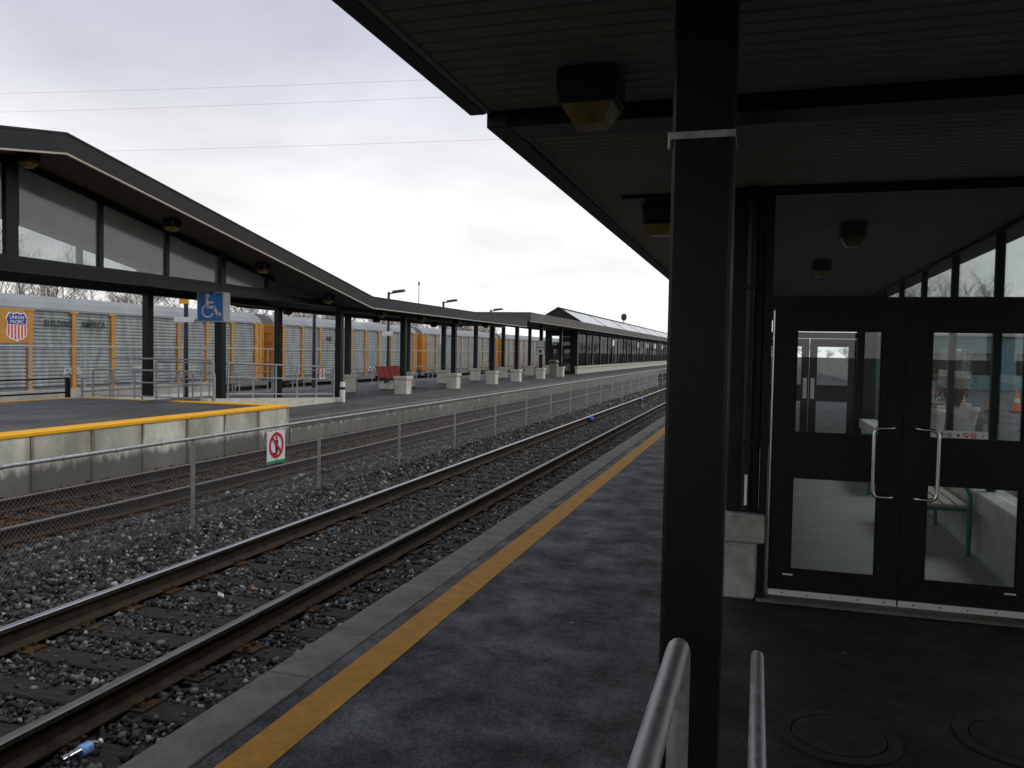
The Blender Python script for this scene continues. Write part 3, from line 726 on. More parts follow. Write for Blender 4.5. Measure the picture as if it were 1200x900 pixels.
# ------------------------------------------------------------------ near waiting building with the double doors
DY = 6.24
def door_leaf(parent, x0, x1, glass, hinge_left):
    name = 'door_leaf'
    (gx0, gx1) = glass
    d = MB(); ya, yb = DY - .022, DY + .022
    zt = 2.1195; z0 = .05
    d.box(x0, gx0, ya, yb, z0, zt); d.box(gx1, x1, ya, yb, z0, zt)
    for za, zb in ((z0, .235), (.912, 1.225), (1.965, zt)): d.box(gx0, gx1, ya, yb, za, zb)
    leaf = part(name, d, 'black', parent)
    for za, zb in ((.235, .912), (1.225, 1.965)):
        part('pane', MB().box(gx0, gx1, DY - .004, DY + .004, za, zb), 'glass', leaf)
        b = MB()
        for q in ((gx0, gx0+.012, za, zb), (gx1-.012, gx1, za, zb), (gx0+.012, gx1-.012, za, za+.012), (gx0+.012, gx1-.012, zb-.012, zb)):
            b.box(q[0], q[1], DY - .014, DY - .0045, q[2], q[3])
        part('glazing_bead', b, 'black', leaf)
    k = MB().box(x0 + .004, x1 - .004, ya - .012, ya - .0005, .047, .088)
    part('kick_strip', k, 'alu', leaf)
    rv = MB()
    for j in range(5): rv.lathe([(.006, -.003), (.006, .004)], 8, (x0 + .1 + j * .17, ya - .0135, .068), 'y')
    part('rivet', rv, 'ink', leaf)
    hx, ex = (.778, .915) if hinge_left else (1.183, 1.045)
    pull = MB().tube(fillet([(ex, ya, 1.295), (ex, ya - .075, 1.295), (hx, ya - .085, 1.29), (hx, ya - .085, .815), (ex, ya - .075, .815), (ex, ya, .815)], .05, 6), .0125, 12)
    part('pull_handle', pull, 'steel', leaf, smooth=True)
    sx = gx0 - .045 if hinge_left else gx1 - .07
    part('maker_plate', MB().box(sx, sx + .07, ya - .003, ya - .0004, .196, .208), 'alu', leaf)
    if hinge_left:
        part('hinge_strip', MB().tube([(x0 - .008, ya - .006, .06), (x0 - .008, ya - .006, 2.10)], .009, 8), 'steel', leaf)
    return leaf

def near_building():
    t = thing('waiting_building', 'black-framed glazed waiting building with double doors under the near canopy', 'building', (.9, DY, 0))
    YE = 17.0
    ZC = Z2 - .004
    # frame round the doors
    fr = MB()
    fr.box(.03, .086, DY - .05, DY + .05, 0.02, ZC); fr.box(1.868, 1.95, DY - .05, DY + .05, 0.02, ZC)
    fr.box(.086, 1.868, DY - .05, DY + .05, 2.122, 2.195); fr.box(.086, 1.868, DY - .05, DY + .05, 2.915, ZC)
    part('door_frame', fr, 'black', t)
    part('transom_pane', MB().box(.086, 1.868, DY - .005, DY + .005, 2.195, 2.915), 'glass', t)
    part('threshold', MB().bbox(.03, 1.95, DY - .10, DY + .06, .001, .019, .004), 'coping', t)
    door_leaf(t, .108, .9705, (.255, .825), True)
    leaf = door_leaf(t, .9735, 1.862, (1.132, 1.702), False)
    part('meeting_strip', MB().box(.95, .995, DY + .0225, DY + .034, .06, 2.10), 'black', t)
    # strip of little notices on the right-hand pane
    st = part('notice_strip', MB().box(1.150, 1.500, DY - .0075, DY - .0045, 1.232, 1.287), 'white', leaf)
    to3 = lambda a, b, d: (1.150 + a, DY - .0075 - d, 1.259 + b)
    rg = MB()
    for a in (.215, .262): ring2(rg, (a, 0), .013, .018, to3, .0004, .0016, n=16); stroke2(rg, [(a-.011, .011), (a+.011, -.011)], .005, to3, .0017, .0024)
    part('red_ring', rg, 'red', st)
    ik = MB()
    for a in (.065, .115): ring2(ik, (a, 0), .014, .017, to3, .0004, .0016, n=16); poly2(ik, [(a-.004, -.009), (a+.004, -.009), (a+.004, .008), (a-.004, .008)], to3, .0004, .0016)
    poly2(ik, [(.155, -.01), (.178, -.01), (.172, .012)], to3, .0004, .0016)
    for b in (-.009, .004): poly2(ik, [(.312, b), (.328, b), (.328, b+.004), (.312, b+.004)], to3, .0004, .0016)
    part('icon', ik, 'ink', st)
    # corner post, downpipe, concrete pier
    part('corner_post', MB().bbox(-.20, .028, DY - .03, DY + .2, .635, ZC, .01), 'black', t)
    dp = part('downpipe', MB().tube([(-.065, DY - .085, ZC), (-.065, DY - .085, .66)], .032, 14), 'black', t, smooth=True)
    for z in (1.14, 2.25): part('pipe_clamp', MB().box(-.115, -.015, DY - .125, DY - .03, z, z + .028), 'black', dp)
    part('white_tape', MB().box(-.071, -.052, DY - .1205, DY - .117, .70, .92), 'white', dp)
    pr = part('concrete_pier', MB().bbox(-.215, .020, DY - .06, DY + .22, 0.0, .42, .012), 'pier', t)
    part('pier_cap', MB().bbox(-.25, .078, DY - .10, DY + .24, .421, .63, .012), 'pier', pr)
    # trackside wall: plinth and glazing
    part('plinth', MB().bbox(-.21, .01, DY + .245, YE, 0, .42, .012), 'concrete', t)
    part('plinth_cap', MB().bbox(-.25, .05, DY + .245, YE, .422, .60, .012), 'concrete', t)
    part('plinth', MB().bbox(1.92, 2.12, DY + .06, YE, 0, .42, .012), 'int_wall', t)
    part('plinth_cap', MB().bbox(1.88, 2.16, DY + .06, YE, .422, .60, .012), 'int_wall', t)
    n = 6; seg = (YE - DY - .3) / n
    for xw in (-.10, 2.02):
        for k in range(n + 1):
            y = DY + .25 + seg * k
            part('mullion', MB().box(xw - .035, xw + .035, y - .03, y + .03, .602, ZC), 'black', t)
            if k < n: part('pane', MB().box(xw - .005, xw + .005, y + .03, y + seg - .03, .602, 2.89), 'glass_far', t)
        part('head_beam', MB().box(xw - .032, xw + .032, DY + .28, YE - .08, 2.89, ZC - .002), 'black', t)
    # floor, ceiling, far end with its own doors
    part('inside_floor', MB().box(.012, 1.918, DY + .062, YE, .001, .012), 'int_floor', t)
    part('inside_ceiling', MB().box(-.06, 1.98, DY + .055, YE, 2.93, 2.955), 'ceiling', t)
    e = MB()
    e.box(-.2, .10, YE, YE + .1, 0, ZC); e.box(1.80, 2.15, YE, YE + .1, 0, ZC); e.box(.10, 1.80, YE, YE + .1, 2.12, 2.24); e.box(.10, 1.80, YE, YE + .1, 2.9, ZC)
    part('end_frame', e, 'black', t)
    part('transom_pane', MB().box(.10, 1.80, YE + .045, YE + .055, 2.24, 2.9), 'glass_far', t)
    for a, b in ((.105, .945), (.955, 1.795)):
        d = MB(); g0, g1 = a + .14, b - .14
        d.box(a, g0, YE + .03, YE + .07, .01, 2.115); d.box(g1, b, YE + .03, YE + .07, .01, 2.115)
        for za, zb in ((.01, .24), (.9, 1.22), (1.96, 2.115)): d.box(g0, g1, YE + .03, YE + .07, za, zb)
        lf = part('door_leaf', d, 'black', t)
        for za, zb in ((.24, .9), (1.22, 1.96)): part('pane', MB().box(g0, g1, YE + .047, YE + .053, za, zb), 'glass_far', lf)
        hx = b - .10 if a < .5 else a + .03
        part('push_plate', MB().box(hx, hx + .07, YE + .022, YE + .0298, .95, 1.35), 'alu', lf)
    return t
near_building()
ceiling_lamp('ceiling_lamp', 'amber ceiling lamp just inside the double doors behind the transom', (.75, 7.7, 2.925), .8)
ceiling_lamp('ceiling_lamp', 'amber ceiling lamp in the middle of the waiting room', (.70, 10.6, 2.925), .8)

def green_bench(label, y0):
    t = thing('bench', label, 'bench', (1.6, y0 + .7, .012), 'benches in the waiting room')
    for y in (y0, y0 + 1.45):
        arm = MB().tube(fillet([(1.84, y, .012), (1.84, y, .66), (1.42, y, .66), (1.40, y, .012)], .12, 6), .021, 10)
        part('leg', arm, 'bench_green', t, smooth=True)
        part('seat_bearer', MB().box(1.40, 1.84, y - .015, y + .015, .415, .448), 'bench_green', t)
    for k in range(4): part('slat', MB().bbox(1.42 + k*.105, 1.51 + k*.105, y0 - .05, y0 + 1.5, .45, .48, .006), 'wood', t)
green_bench('green tube-framed wooden bench behind the right-hand door', 8.15)
green_bench('farther green bench along the waiting room wall', 11.4)

def hatch(label, x, y):
    t = thing('manhole_cover', label, 'manhole cover', (x, y, 0), 'round covers in the paving')
    link('frame_ring', MB().lathe([(.275, 0.0), (.275, .006), (.215, .007), (.215, .001)], 40).data('frame_ring'), 'iron', t)
    c = MB().lathe([(.207, .001), (.207, .008), (.19, .009)], 40)
    link('cover', c.data('cover'), 'iron', t)
    b = MB()
    for i in range(-4, 5):
        for j in range(-4, 5):
            if i*i + j*j < 18: b.box(i*.04-.011, i*.04+.011, j*.04-.011, j*.04+.011, .0080, .0100)
    link('tread', b.data('tread'), 'iron', t)
hatch('round iron manhole cover in front of the left door leaf', .41, 4.08)
hatch('round iron manhole cover at the lower right corner', 1.22, 4.30)

# ------------------------------------------------------------------ far canopy with its gable
CX0, CX1 = -17.1, -12.0
FLAT_B, FLAT_T = 3.075, 3.43
def roof_z(y, off):                                      # underside/top line of the canopy along Y
    return FLAT_B + off + max(0.0, (24.3 - abs(y - 12.0) - 12.0)) * 0.1705
COLS_F = [(18.2, .37, False), (24.5, 0, False), (29.64, 0, True), (35.2, 0, True), (40.9, 0, True), (45.4, 0, True), (50.9, 0, True), (56.3, 0, True)]
COLS_B = [(18.5, .37, False), (24.8, 0, False), (29.8, 0, True), (35.7, 0, True), (40.3, 0, True), (45.4, 0, True), (50.8, 0, True), (57.2, 0, True), (62.2, 0, True)]
def far_canopy():
    t = thing('platform_canopy', 'long charcoal far canopy with a raised gable on black columns', 'canopy', (-14.55, 24.5, 0))
    YE = 42.8
    pts = [(-8, 0), (-.3, 0), (12, 0), (24.3, 0), (YE, 0)]
    def band(x0, x1, lo, hi, name, m, y1=YE):
        ys = [-8, -.3, 12, 24.3, y1]
        poly = [(y, roof_z(y, lo)) for y in ys] + [(y, roof_z(y, hi)) for y in reversed(ys)]
        return part(name, MB().prism(poly, 'x', x0, x1), m, t)
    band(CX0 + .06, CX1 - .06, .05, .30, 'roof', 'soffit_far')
    f = band(CX1 - .058, CX1, 0.012, .37, 'fascia', 'fascia')
    band(CX0, CX0 + .058, 0.012, .37, 'fascia', 'fascia')
    band(CX1 - .05, CX1 + .006, -.022, 0.010, 'edge_trim', 'trim')
    band(CX1 - .02, CX1 + .012, .34, .375, 'roof_flashing', 'fascia')
    part('end_fascia', MB().box(CX0, CX1, YE + .002, YE + .06, FLAT_B + .01, FLAT_B + .37), 'fascia', t)
    # columns
    for rows, x in ((COLS_F, -13.3), (COLS_B, -15.8)):
        for (y, zb, base) in rows:
            top = roof_z(y, .055) if y < YE else 3.42
            c = part('column', MB().bbox(x - .105, x + .105, y - .105, y + .105, zb if not base else .70, top, .01), 'black', t)
            if base:
                b = part('column_base', MB().bbox(x - .25, x + .25, y - .25, y + .25, 0.0, .575, .015), 'concrete', t)
                part('base_cap', MB().bbox(x - .29, x + .29, y - .29, y + .29, .577, .705, .012), 'concrete', b)
    # beams along the columns
    for x in (-13.3, -15.8):
        part('beam', MB().box(x - .10, x + .10, 2.0, 24.45, 3.09, 3.27), 'black', t)
        part('beam', MB().box(x - .10, x + .10, 24.65, YE, 3.0, 3.12), 'black', t)
    # pediment glazing in the gable
    for x, glaz in ((-13.3, True), (-15.8, False)):
        fr = MB(); lo = -.11 if glaz else -.26
        for s in (1, -1):
            for k in range(5):
                y = 12.0 + s * (.13 if k == 0 else .13 + 2.02 * k)
                w = .13 if k == 0 else .06
                if s < 0 and k == 0: continue
                yy0, yy1 = (y - .26, y) if k == 0 else (y - w, y + w)
                fr.box(x - .05, x + .05, yy0, yy1, 3.36, min(roof_z(yy0, .045), roof_z(yy1, .045)))
            ya, yb = 12.0, 12.0 + s * 8.6
            q = [(ya, roof_z(ya, lo)), (yb, roof_z(yb, lo)), (yb, roof_z(yb, .045)), (ya, roof_z(ya, .045))]
            fr.prism(q, 'x', x - .045, x + .045)
        part('gable_frame', fr, 'black', t)
        part('gable_sill', MB().box(x - .09, x + .09, 3.0, 21.2, 3.275, 3.37), 'fascia', t)
        for s in (1, -1):
            for k in range(4):
                a, b = .13 + 2.02 * k + .06, .13 + 2.02 * (k + 1) - .06
                ya, yb = 12 + s * a, 12 + s * b
                q = [(ya, 3.372), (yb, 3.372), (yb, roof_z(yb, lo - .005)), (ya, roof_z(ya, lo - .005))]
                part('gable_pane', MB().prism(q, 'x', x - .006, x + .006), 'glass_gable', t)
far_canopy()
lamp_names = ['amber canopy lamp at the gable peak of the far canopy', 'amber canopy lamp on the upper gable slope left of the wheelchair sign', 'amber canopy lamp on the gable slope right of the wheelchair sign', 'amber canopy lamp low on the gable slope', 'dark canopy lamp just past the foot of the gable', 'dark canopy lamp above the first column with a concrete foot']
for lab, y in zip(lamp_names, (11.85, 15.65, 19.2, 22.7, 26.4, 30.0)):
    ceiling_lamp('ceiling_lamp', lab, (-12.72, y, roof_z(y, .05) - .012), 1.1)
for k, y in enumerate((34.0, 38.0)):
    ceiling_lamp('ceiling_lamp', ['dark canopy lamp over the red bench', 'dark canopy lamp near the end of the low flat canopy'][k], (-12.72, y, FLAT_B + .04), 1.1)
for lab, y in (('round black loudspeaker hanging left of the front post with the bollard', 23.3), ('round black loudspeaker hanging over the red bench', 29.7), ('round black loudspeaker hanging past the red bench', 35.7)):
    t = thing('loudspeaker', lab, 'loudspeaker', (-14.5, y, FLAT_B + .05), 'hanging loudspeakers')
    top = roof_z(y, .05) - FLAT_B - .05
    link('stem', MB().lathe([(.015, top), (.015, -.12)], 8).data('stem'), 'black', t)
    link('shell', MB().lathe([(.03, -.10), (.13, -.14), (.16, -.22), (.15, -.30), (.09, -.33)], 14).data('shell'), 'black', t, smooth=True)

# ------------------------------------------------------------------ wheelchair sign
def wheelchair_sign():
    t = thing('wheelchair_sign', 'blue box sign with white wheelchair symbol below the gable canopy', 'sign', (-13.31, 18.02, 2.36))
    x0, x1, z0, z1, y0, y1 = -13.70, -12.92, 2.365, 3.12, 17.80, 18.09
    part('box', MB().bbox(x0, x1, y0 + .012, y1, z0, z1, .01), 'grey_side', t)
    part('face', MB().box(x0 + .03, x1 - .03, y0 + .006, y0 + .0118, z0 + .03, z1 - .03), 'blue', t)
    fm = MB()
    for q in ((x0, x0+.03, z0, z1), (x1-.03, x1, z0, z1), (x0+.03, x1-.03, z0, z0+.03), (x0+.03, x1-.03, z1-.03, z1)): fm.box(q[0], q[1], y0, y0+.0118, q[2], q[3])
    part('face_frame', fm, 'galv_far', t)
    cx, cz = (x0+x1)/2 + .02, (z0+z1)/2 + .02
    to3 = lambda a, b, d: (cx + a*1.18, y0 + .0055 - d, cz + b*1.12)
    s = MB()
    poly2(s, disc2((-.09, .24), .052, 18), to3, 0, .003)
    stroke2(s, [(-.10, .16), (-.085, -.02), (.085, -.02), (.175, -.205), (.235, -.175)], .062, to3, .0005, .0035)
    stroke2(s, [(-.09, .085), (.05, .085)], .045, to3, .0008, .0038)
    ring2(s, (-.075, -.105), .122, .156, to3, .0011, .0041, 112, 338, 26)
    part('wheelchair_symbol', s, 'white', t)
wheelchair_sign()

# ------------------------------------------------------------------ railings on the raised platform and ramp
def railings():
    t = thing('railing', 'grey tube railing across the end of the raised platform', 'railing', (-15, 17.65, .35))
    y = 17.68
    part('top_rail', MB().tube(fillet([(-16.4, y + .12, .36), (-16.4, y + .12, 1.40), (-13.2, y + .12, 1.40), (-13.2, y + .12, .36)], .12, 5), .024, 10), 'galv_far', t, smooth=True)
    part('hand_rail', MB().tube(fillet([(-16.85, y, .36), (-16.85, y, 1.10), (-13.08, y, 1.10), (-13.08, y, .36)], .12, 5), .024, 10), 'galv_far', t, smooth=True)
    for z in (.42, .78): part('rail', MB().tube([(-16.8, y + .02, z), (-13.1, y + .02, z)], .019, 8), 'galv_far', t, smooth=True)
    for k in range(5):
        x = -16.2 + k * .68; part('post', MB().tube([(x, y, .352), (x, y, 1.10)], .022, 8), 'galv_far', t, smooth=True)
    t = thing('railing', 'grey tube railing sloping down the ramp beside the wheelchair sign', 'railing', (-13.25, 18.45, .35))
    ys = [18.45 + 1.124 * k for k in range(6)]
    zt = lambda y: 1.32 - .032 * (y - 18.45); zb = lambda y: .40 - .047 * (y - 18.45)
    part('top_rail', MB().tube(fillet([(-13.25, ys[0], zb(ys[0])), (-13.25, ys[0], zt(ys[0])), (-13.25, ys[-1], zt(ys[-1])), (-13.25, ys[-1], zb(ys[-1]))], .08, 5), .026, 10), 'galv_far', t, smooth=True)
    for y in ys[1:-1]: part('post', MB().tube([(-13.25, y, zb(y)), (-13.25, y, zt(y))], .024, 8), 'galv_far', t, smooth=True)
    for fr_ in (.12, .60): part('rail', MB().tube([(-13.25, y, zb(y) * (1-fr_) + zt(y) * fr_) for y in (ys[0], ys[-1])], .02, 8), 'galv_far', t, smooth=True)
    t = thing('railing', 'second ramp railing in front of the rear canopy columns', 'railing', (-15.5, 18.45, .35))
    part('top_rail', MB().tube(fillet([(-15.5, ys[0], zb(ys[0])), (-15.5, ys[0], zt(ys[0])), (-15.5, ys[-1], zt(ys[-1])), (-15.5, ys[-1], zb(ys[-1]))], .08, 5), .024, 10), 'galv_far', t, smooth=True)
    for y in ys[1:-1]: part('post', MB().tube([(-15.5, y, zb(y)), (-15.5, y, zt(y))], .021, 8), 'galv_far', t, smooth=True)
    part('rail', MB().tube([(-15.5, y, .5 * (zb(y) + zt(y))) for y in (ys[0], ys[-1])], .018, 8), 'galv_far', t, smooth=True)
    # fence along the rear edge of the island
    t = thing('railing', 'low dark pipe fence along the rear edge of the raised platform', 'railing', (-18.1, 12, 0))
    ys = [4.0 + 2.35 * k for k in range(6)] + [18.1]
    for k, y in enumerate(ys):
        r = .07 if k == len(ys) - 1 else .028
        part('post', MB().tube([(-18.1, y, .0), (-18.1, y, .83)], r, 8), 'fascia', t)
    for z in (.80, .42): part('rail', MB().tube([(-18.1, 2, z), (-18.1, 18.1, z)], .024, 8), 'fascia', t)
    t = thing('railing', 'long grey pipe fence along the rear edge of the low platform', 'railing', (-18.1, 20, 0))
    y = 18.6
    while y < 70:
        part('post', MB().tube([(-18.1, y, .0), (-18.1, y, .80)], .028, 6), 'galv_far', t); y += 2.35
    for z in (.79, .42): part('rail', MB().tube([(-18.1, 18.6, z), (-18.1, 70, z)], .022, 6), 'galv_far', t)
railings()
prohibition_sign('warning_sign', 'small white no-entry sign hung on the ramp railing', (-13.215, 23.25, .92), .32, .30, False)

def bollard(name, label, loc, h, m, cap):
    t = thing(name, label, 'bollard', loc)
    link('post', MB().lathe([(.085, 0), (.085, h - .03), (.06, h)], 14).data('post'), m, t, smooth=True)
    link('cap_band', MB().lathe([(.089, h*.62), (.089, h*.75)], 14).data('cap_band'), cap, t)
bollard('bollard', 'white bollard with dark band beside the front post at the ramp foot', (-12.98, 24.15, 0), .66, 'white', 'navy')

def red_bench():
    t = thing('bench', 'red slatted bench on concrete feet between the far columns', 'bench', (-15.6, 33.2, 0))
    x, y0, y1 = -15.65, 32.55, 35.0
    for y in (y0 + .4, y1 - .4): part('foot', MB().bbox(x - .2, x + .35, y - .18, y + .18, 0, .24, .02), 'concrete', t)
    for y in (y0 + .4, y1 - .4): part('leg', MB().box(x - .02, x + .05, y - .04, y + .04, .241, .47), 'ink', t)
    part('seat', MB().bbox(x - .12, x + .36, y0, y1, .47, .52, .01), 'seat_red', t)
    w = (y1 - y0) / 4
    for k in range(4):
        b = MB()
        a0, a1 = y0 + k * w + .03, y0 + (k + 1) * w - .03
        b.add([(x-.13, a0, .50), (x-.13, a1, .50), (x-.30, a1, .98), (x-.30, a0, .98), (x-.09, a0, .50), (x-.09, a1, .50), (x-.26, a1, .98), (x-.26, a0, .98)],
              [(0,1,2,3),(7,6,5,4),(0,4,5,1),(1,5,6,2),(2,6,7,3),(3,7,4,0)])
        part('backrest_panel', b, 'seat_red', t)
red_bench()

def waste_bin(label, loc):
    t = thing('waste_bin', label, 'waste bin', loc)
    link('body', MB().bbox(-.28, .28, -.28, .28, 0, .92, .03).data('body'), 'bincol', t)
    link('hood', MB().bbox(-.31, .31, -.31, .31, .921, 1.20, .08).data('hood'), 'bincol', t)
    link('opening', MB().box(-.18, .18, -.318, -.3105, .98, 1.10).data('opening'), 'ink', t)
waste_bin('olive grey waste bin in front of the far building doors', (-13.5, 55.2, 0))
def post_sign(label, x, y, z0, z1, w=.5):
    t = thing('notice_board', label, 'notice board', (x, y, z0), 'notices on the far columns')
    link('board', MB().bbox(-w/2, w/2, -.03, .0, 0, z1 - z0, .005).data('board'), 'ink', t)
    h = (z1 - z0)
    for k in range(2):
        link('panel', MB().box(-w/2+.03, w/2-.03, -.034, -.0302, .03 + k*h/2, h/2 - .015 + k*h/2).data('panel'), 'white', t)
    link('arrow', MB().prism([(-.1, h*.15), (.06, h*.12), (.1, h*.36), (.02, h*.30), (-.1, h*.40)], 'y', -.0372, -.0342).data('arrow'), 'ink', t)
post_sign('white and black notice fixed to the column left of the far doors', -13.3, 50.78, 1.55, 2.45, .55)

# ------------------------------------------------------------------ far station building
def far_building():
    t = thing('station_building', 'long glazed far station building with pale gabled roof', 'building', (-14.9, 64, 0))
    X0, X1, Y0, Y1, ZS = -16.2, -13.75, 64.0, 160.0, 3.42
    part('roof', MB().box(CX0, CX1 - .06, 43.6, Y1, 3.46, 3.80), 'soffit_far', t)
    part('fascia', MB().bbox(CX1 - .058, CX1, 43.55, Y1, 3.42, 3.90, .01), 'bfascia', t)
    part('end_fascia', MB().bbox(CX0, CX1 - .06, 43.54, 43.598, 3.42, 3.90, .01), 'bfascia', t)
    part('edge_trim', MB().box(CX1 - .05, CX1 + .008, 43.5, Y1, 3.385, 3.418), 'trim', t)
    # gabled monitor
    xc, zr, ze, hw, yg = -14.55, 4.95, 3.93, 1.75, 60.6
    g = MB().prism([(xc - hw, ze), (xc + hw, ze), (xc, zr)], 'y', yg, yg + .12)
    part('gable_wall', g, 'fascia', t)
    n = 9; L = (Y1 - yg - .15) / n
    for k in range(n):
        y0 = yg + .14 + k * L
        for s in (1, -1):
            q = [(xc, zr + .02), (xc + s*hw, ze + .02), (xc + s*hw, ze + .08), (xc, zr + .08)]
            part('roof_panel', MB().prism(q, 'y', y0 + .05, y0 + L - .05), 'roofpanel', t)
            part('roof_seam', MB().prism([(a, b + .03) for a, b in q], 'y', y0 - .05, y0 + .05), 'fascia', t)
    part('ridge_cap', MB().tube([(xc, yg, zr + .09), (xc, Y1, zr + .09)], .09, 8), 'fascia', t)
    part('gable_trim', MB().prism([(xc - hw - .08, ze), (xc, zr + .06), (xc + hw + .08, ze), (xc + hw + .08, ze + .12), (xc, zr + .2), (xc - hw - .08, ze + .12)], 'y', yg - .06, yg - .002), 'fascia', t)
    v = part('roof_vent', MB().lathe([(.06, zr), (.06, 5.35), (.26, 5.45), (.34, 5.75), (.26, 6.05), (.05, 6.15)], 14, (xc, 92, 0)), 'navy', t, smooth=True)
    # trackside glazing
    part('plinth', MB().bbox(X1 - .2, X1, Y0 + .15, Y1, 0, .46, .012), 'concrete', t)
    part('plinth_cap', MB().bbox(X1 - .26, X1 + .05, Y0 + .12, Y1, .462, .64, .012), 'concrete', t)
    part('plinth', MB().bbox(X0, X0 + .2, Y0 + .15, Y1, 0, .64, .012), 'concrete', t)
    widths = [3.6, 2.6, 3.4, 4.2, 2.2, 3.6]
    y, k = Y0 + .4, 0
    while y < Y1 - 6:
        w = widths[k % 6]
        part('mullion', MB().box(X1 - .14, X1 - .02, y - (.10 if k % 2 else .22), y + .10, .642, ZS), 'black', t)
        part('pane', MB().box(X1 - .085, X1 - .075, y + .10, y + w - .10, .642, ZS - .1), 'glass_dark', t)
        part('mullion', MB().box(X1 - .10, X1 - .06, y + w*.48, y + w*.48 + .05, .642, ZS - .1), 'black', t)
        part('rear_wall_panel', MB().box(X0 + .04, X0 + .14, y + .01, y + w - .01, .642, ZS - (.1 if k % 3 else .9)), 'rear', t)
        y += w; k += 1
    part('head_beam', MB().box(X1 - .16, X1, Y0 + .1, Y1, ZS - .1, ZS + .03), 'black', t)
    part('inside_floor', MB().box(X0 + .2, X1 - .2, Y0 + .1, Y1, .001, .01), 'int_floor', t)
    part('inside_ceiling', MB().box(X0 + .1, X1 - .17, Y0 + .1, Y1, 3.2, 3.25), 'ceiling', t)
    for yy in (71.5, 83.0, 97.0): part('inner_partition', MB().box(X0 + .25, X1 - .6, yy, yy + .1, .02, 3.2), 'ceiling', t)
    part('lit_panel', MB().box(X1 - .5, X1 - .45, 84.2, 86.4, .8, 3.0), 'white', t)
    # end wall with doors
    e = MB()
    e.box(X0, X0 + .35, Y0, Y0 + .1, 0, ZS); e.box(X1 - .40, X1, Y0, Y0 + .1, .642, ZS)
    e.box(X0 + .35, X1 - .40, Y0, Y0 + .1, 2.12, 2.26); e.box(X0 + .35, X1 - .40, Y0, Y0 + .1, 3.0, ZS)
    part('end_frame', e, 'black', t)
    part('transom_pane', MB().box(X0 + .35, X1 - .40, Y0 + .045, Y0 + .055, 2.26, 3.0), 'glass_far', t)
    part('sign_plate', MB().bbox(-14.95, -14.40, Y0 - .06, Y0 - .005, 2.55, 2.95, .01), 'ink', t)
    m = (X0 + X1 - .05) / 2
    for a, b in ((X0 + .355, m - .005), (m + .005, X1 - .405)):
        d = MB(); g0, g1 = a + .14, b - .14
        d.box(a, g0, Y0 + .03, Y0 + .07, .01, 2.115); d.box(g1, b, Y0 + .03, Y0 + .07, .01, 2.115)
        for za, zb in ((.01, .24), (.9, 1.22), (1.96, 2.115)): d.box(g0, g1, Y0 + .03, Y0 + .07, za, zb)
        lf = part('door_leaf', d, 'black', t)
        for za, zb in ((.24, .9), (1.22, 1.96)): part('pane', MB().box(g0, g1, Y0 + .047, Y0 + .053, za, zb), 'glass_far', lf)
        hx = b - .06 if a < m - .1 else a + .03
        part('pull_handle', MB().tube([(hx, Y0 - .02, .95), (hx, Y0 - .02, 1.35)], .015, 8), 'steel', lf)
far_building()

# ------------------------------------------------------------------ lamp posts behind the far platform
def lamp_post(label, y, head_z=5.55, plates=(), x=-23.5):
    t = thing('lamp_post', label, 'lamp post', (x, y, -.65), 'lamp posts behind the far platform')
    h = head_z + .65
    link('pole', MB().lathe([(.11, 0), (.10, .6), (.085, h - .1), (.07, h)], 10).data('pole'), 'navy', t, smooth=True)
    link('arm', MB().tube([(0, 0, h - .12), (.45, -.05, h - .06)], .045, 8).data('arm'), 'navy', t)
    hd = MB()
    hd.add([(.30,-.20,h-.10),(1.15,-.20,h+.02),(1.15,.16,h+.02),(.30,.16,h-.10),(.34,-.15,h+.08),(1.10,-.15,h+.16),(1.10,.11,h+.16),(.34,.11,h+.08)], [(0,3,2,1),(4,5,6,7),(0,1,5,4),(1,2,6,5),(2,3,7,6),(3,0,4,7)])
    link('lamp_head', hd.data('lamp_head'), 'navy', t)
    for (z, w, hh, m) in plates:
        link('name_plate', MB().bbox(-w/2, w/2, -.16, -.12, z + .65, z + .65 + hh, .006).data('name_plate'), m, t)
F_ = 23.5 / 18.6
lamp_post('dark blue lamp post with yellow and white plates left of the wheelchair sign', 23.6 * F_, 5.9, ((3.52, .48, .38, 'yellow_far'), (2.73, 1.0, .22, 'white')))
lamp_post('dark blue lamp post behind the ramp railing', 32.0 * F_)
lamp_post('dark blue lamp post with white plate above the red bench', 39.5 * F_, 5.5, ((2.6, .75, .3, 'white'),))
lamp_post('dark blue lamp post with upright white plate beyond the red bench', 47.3 * F_, 5.5, ((2.2, .4, .9, 'white'),))
lamp_post('farthest dark blue lamp post rising over the low canopy', 56.6 * F_, 5.45)

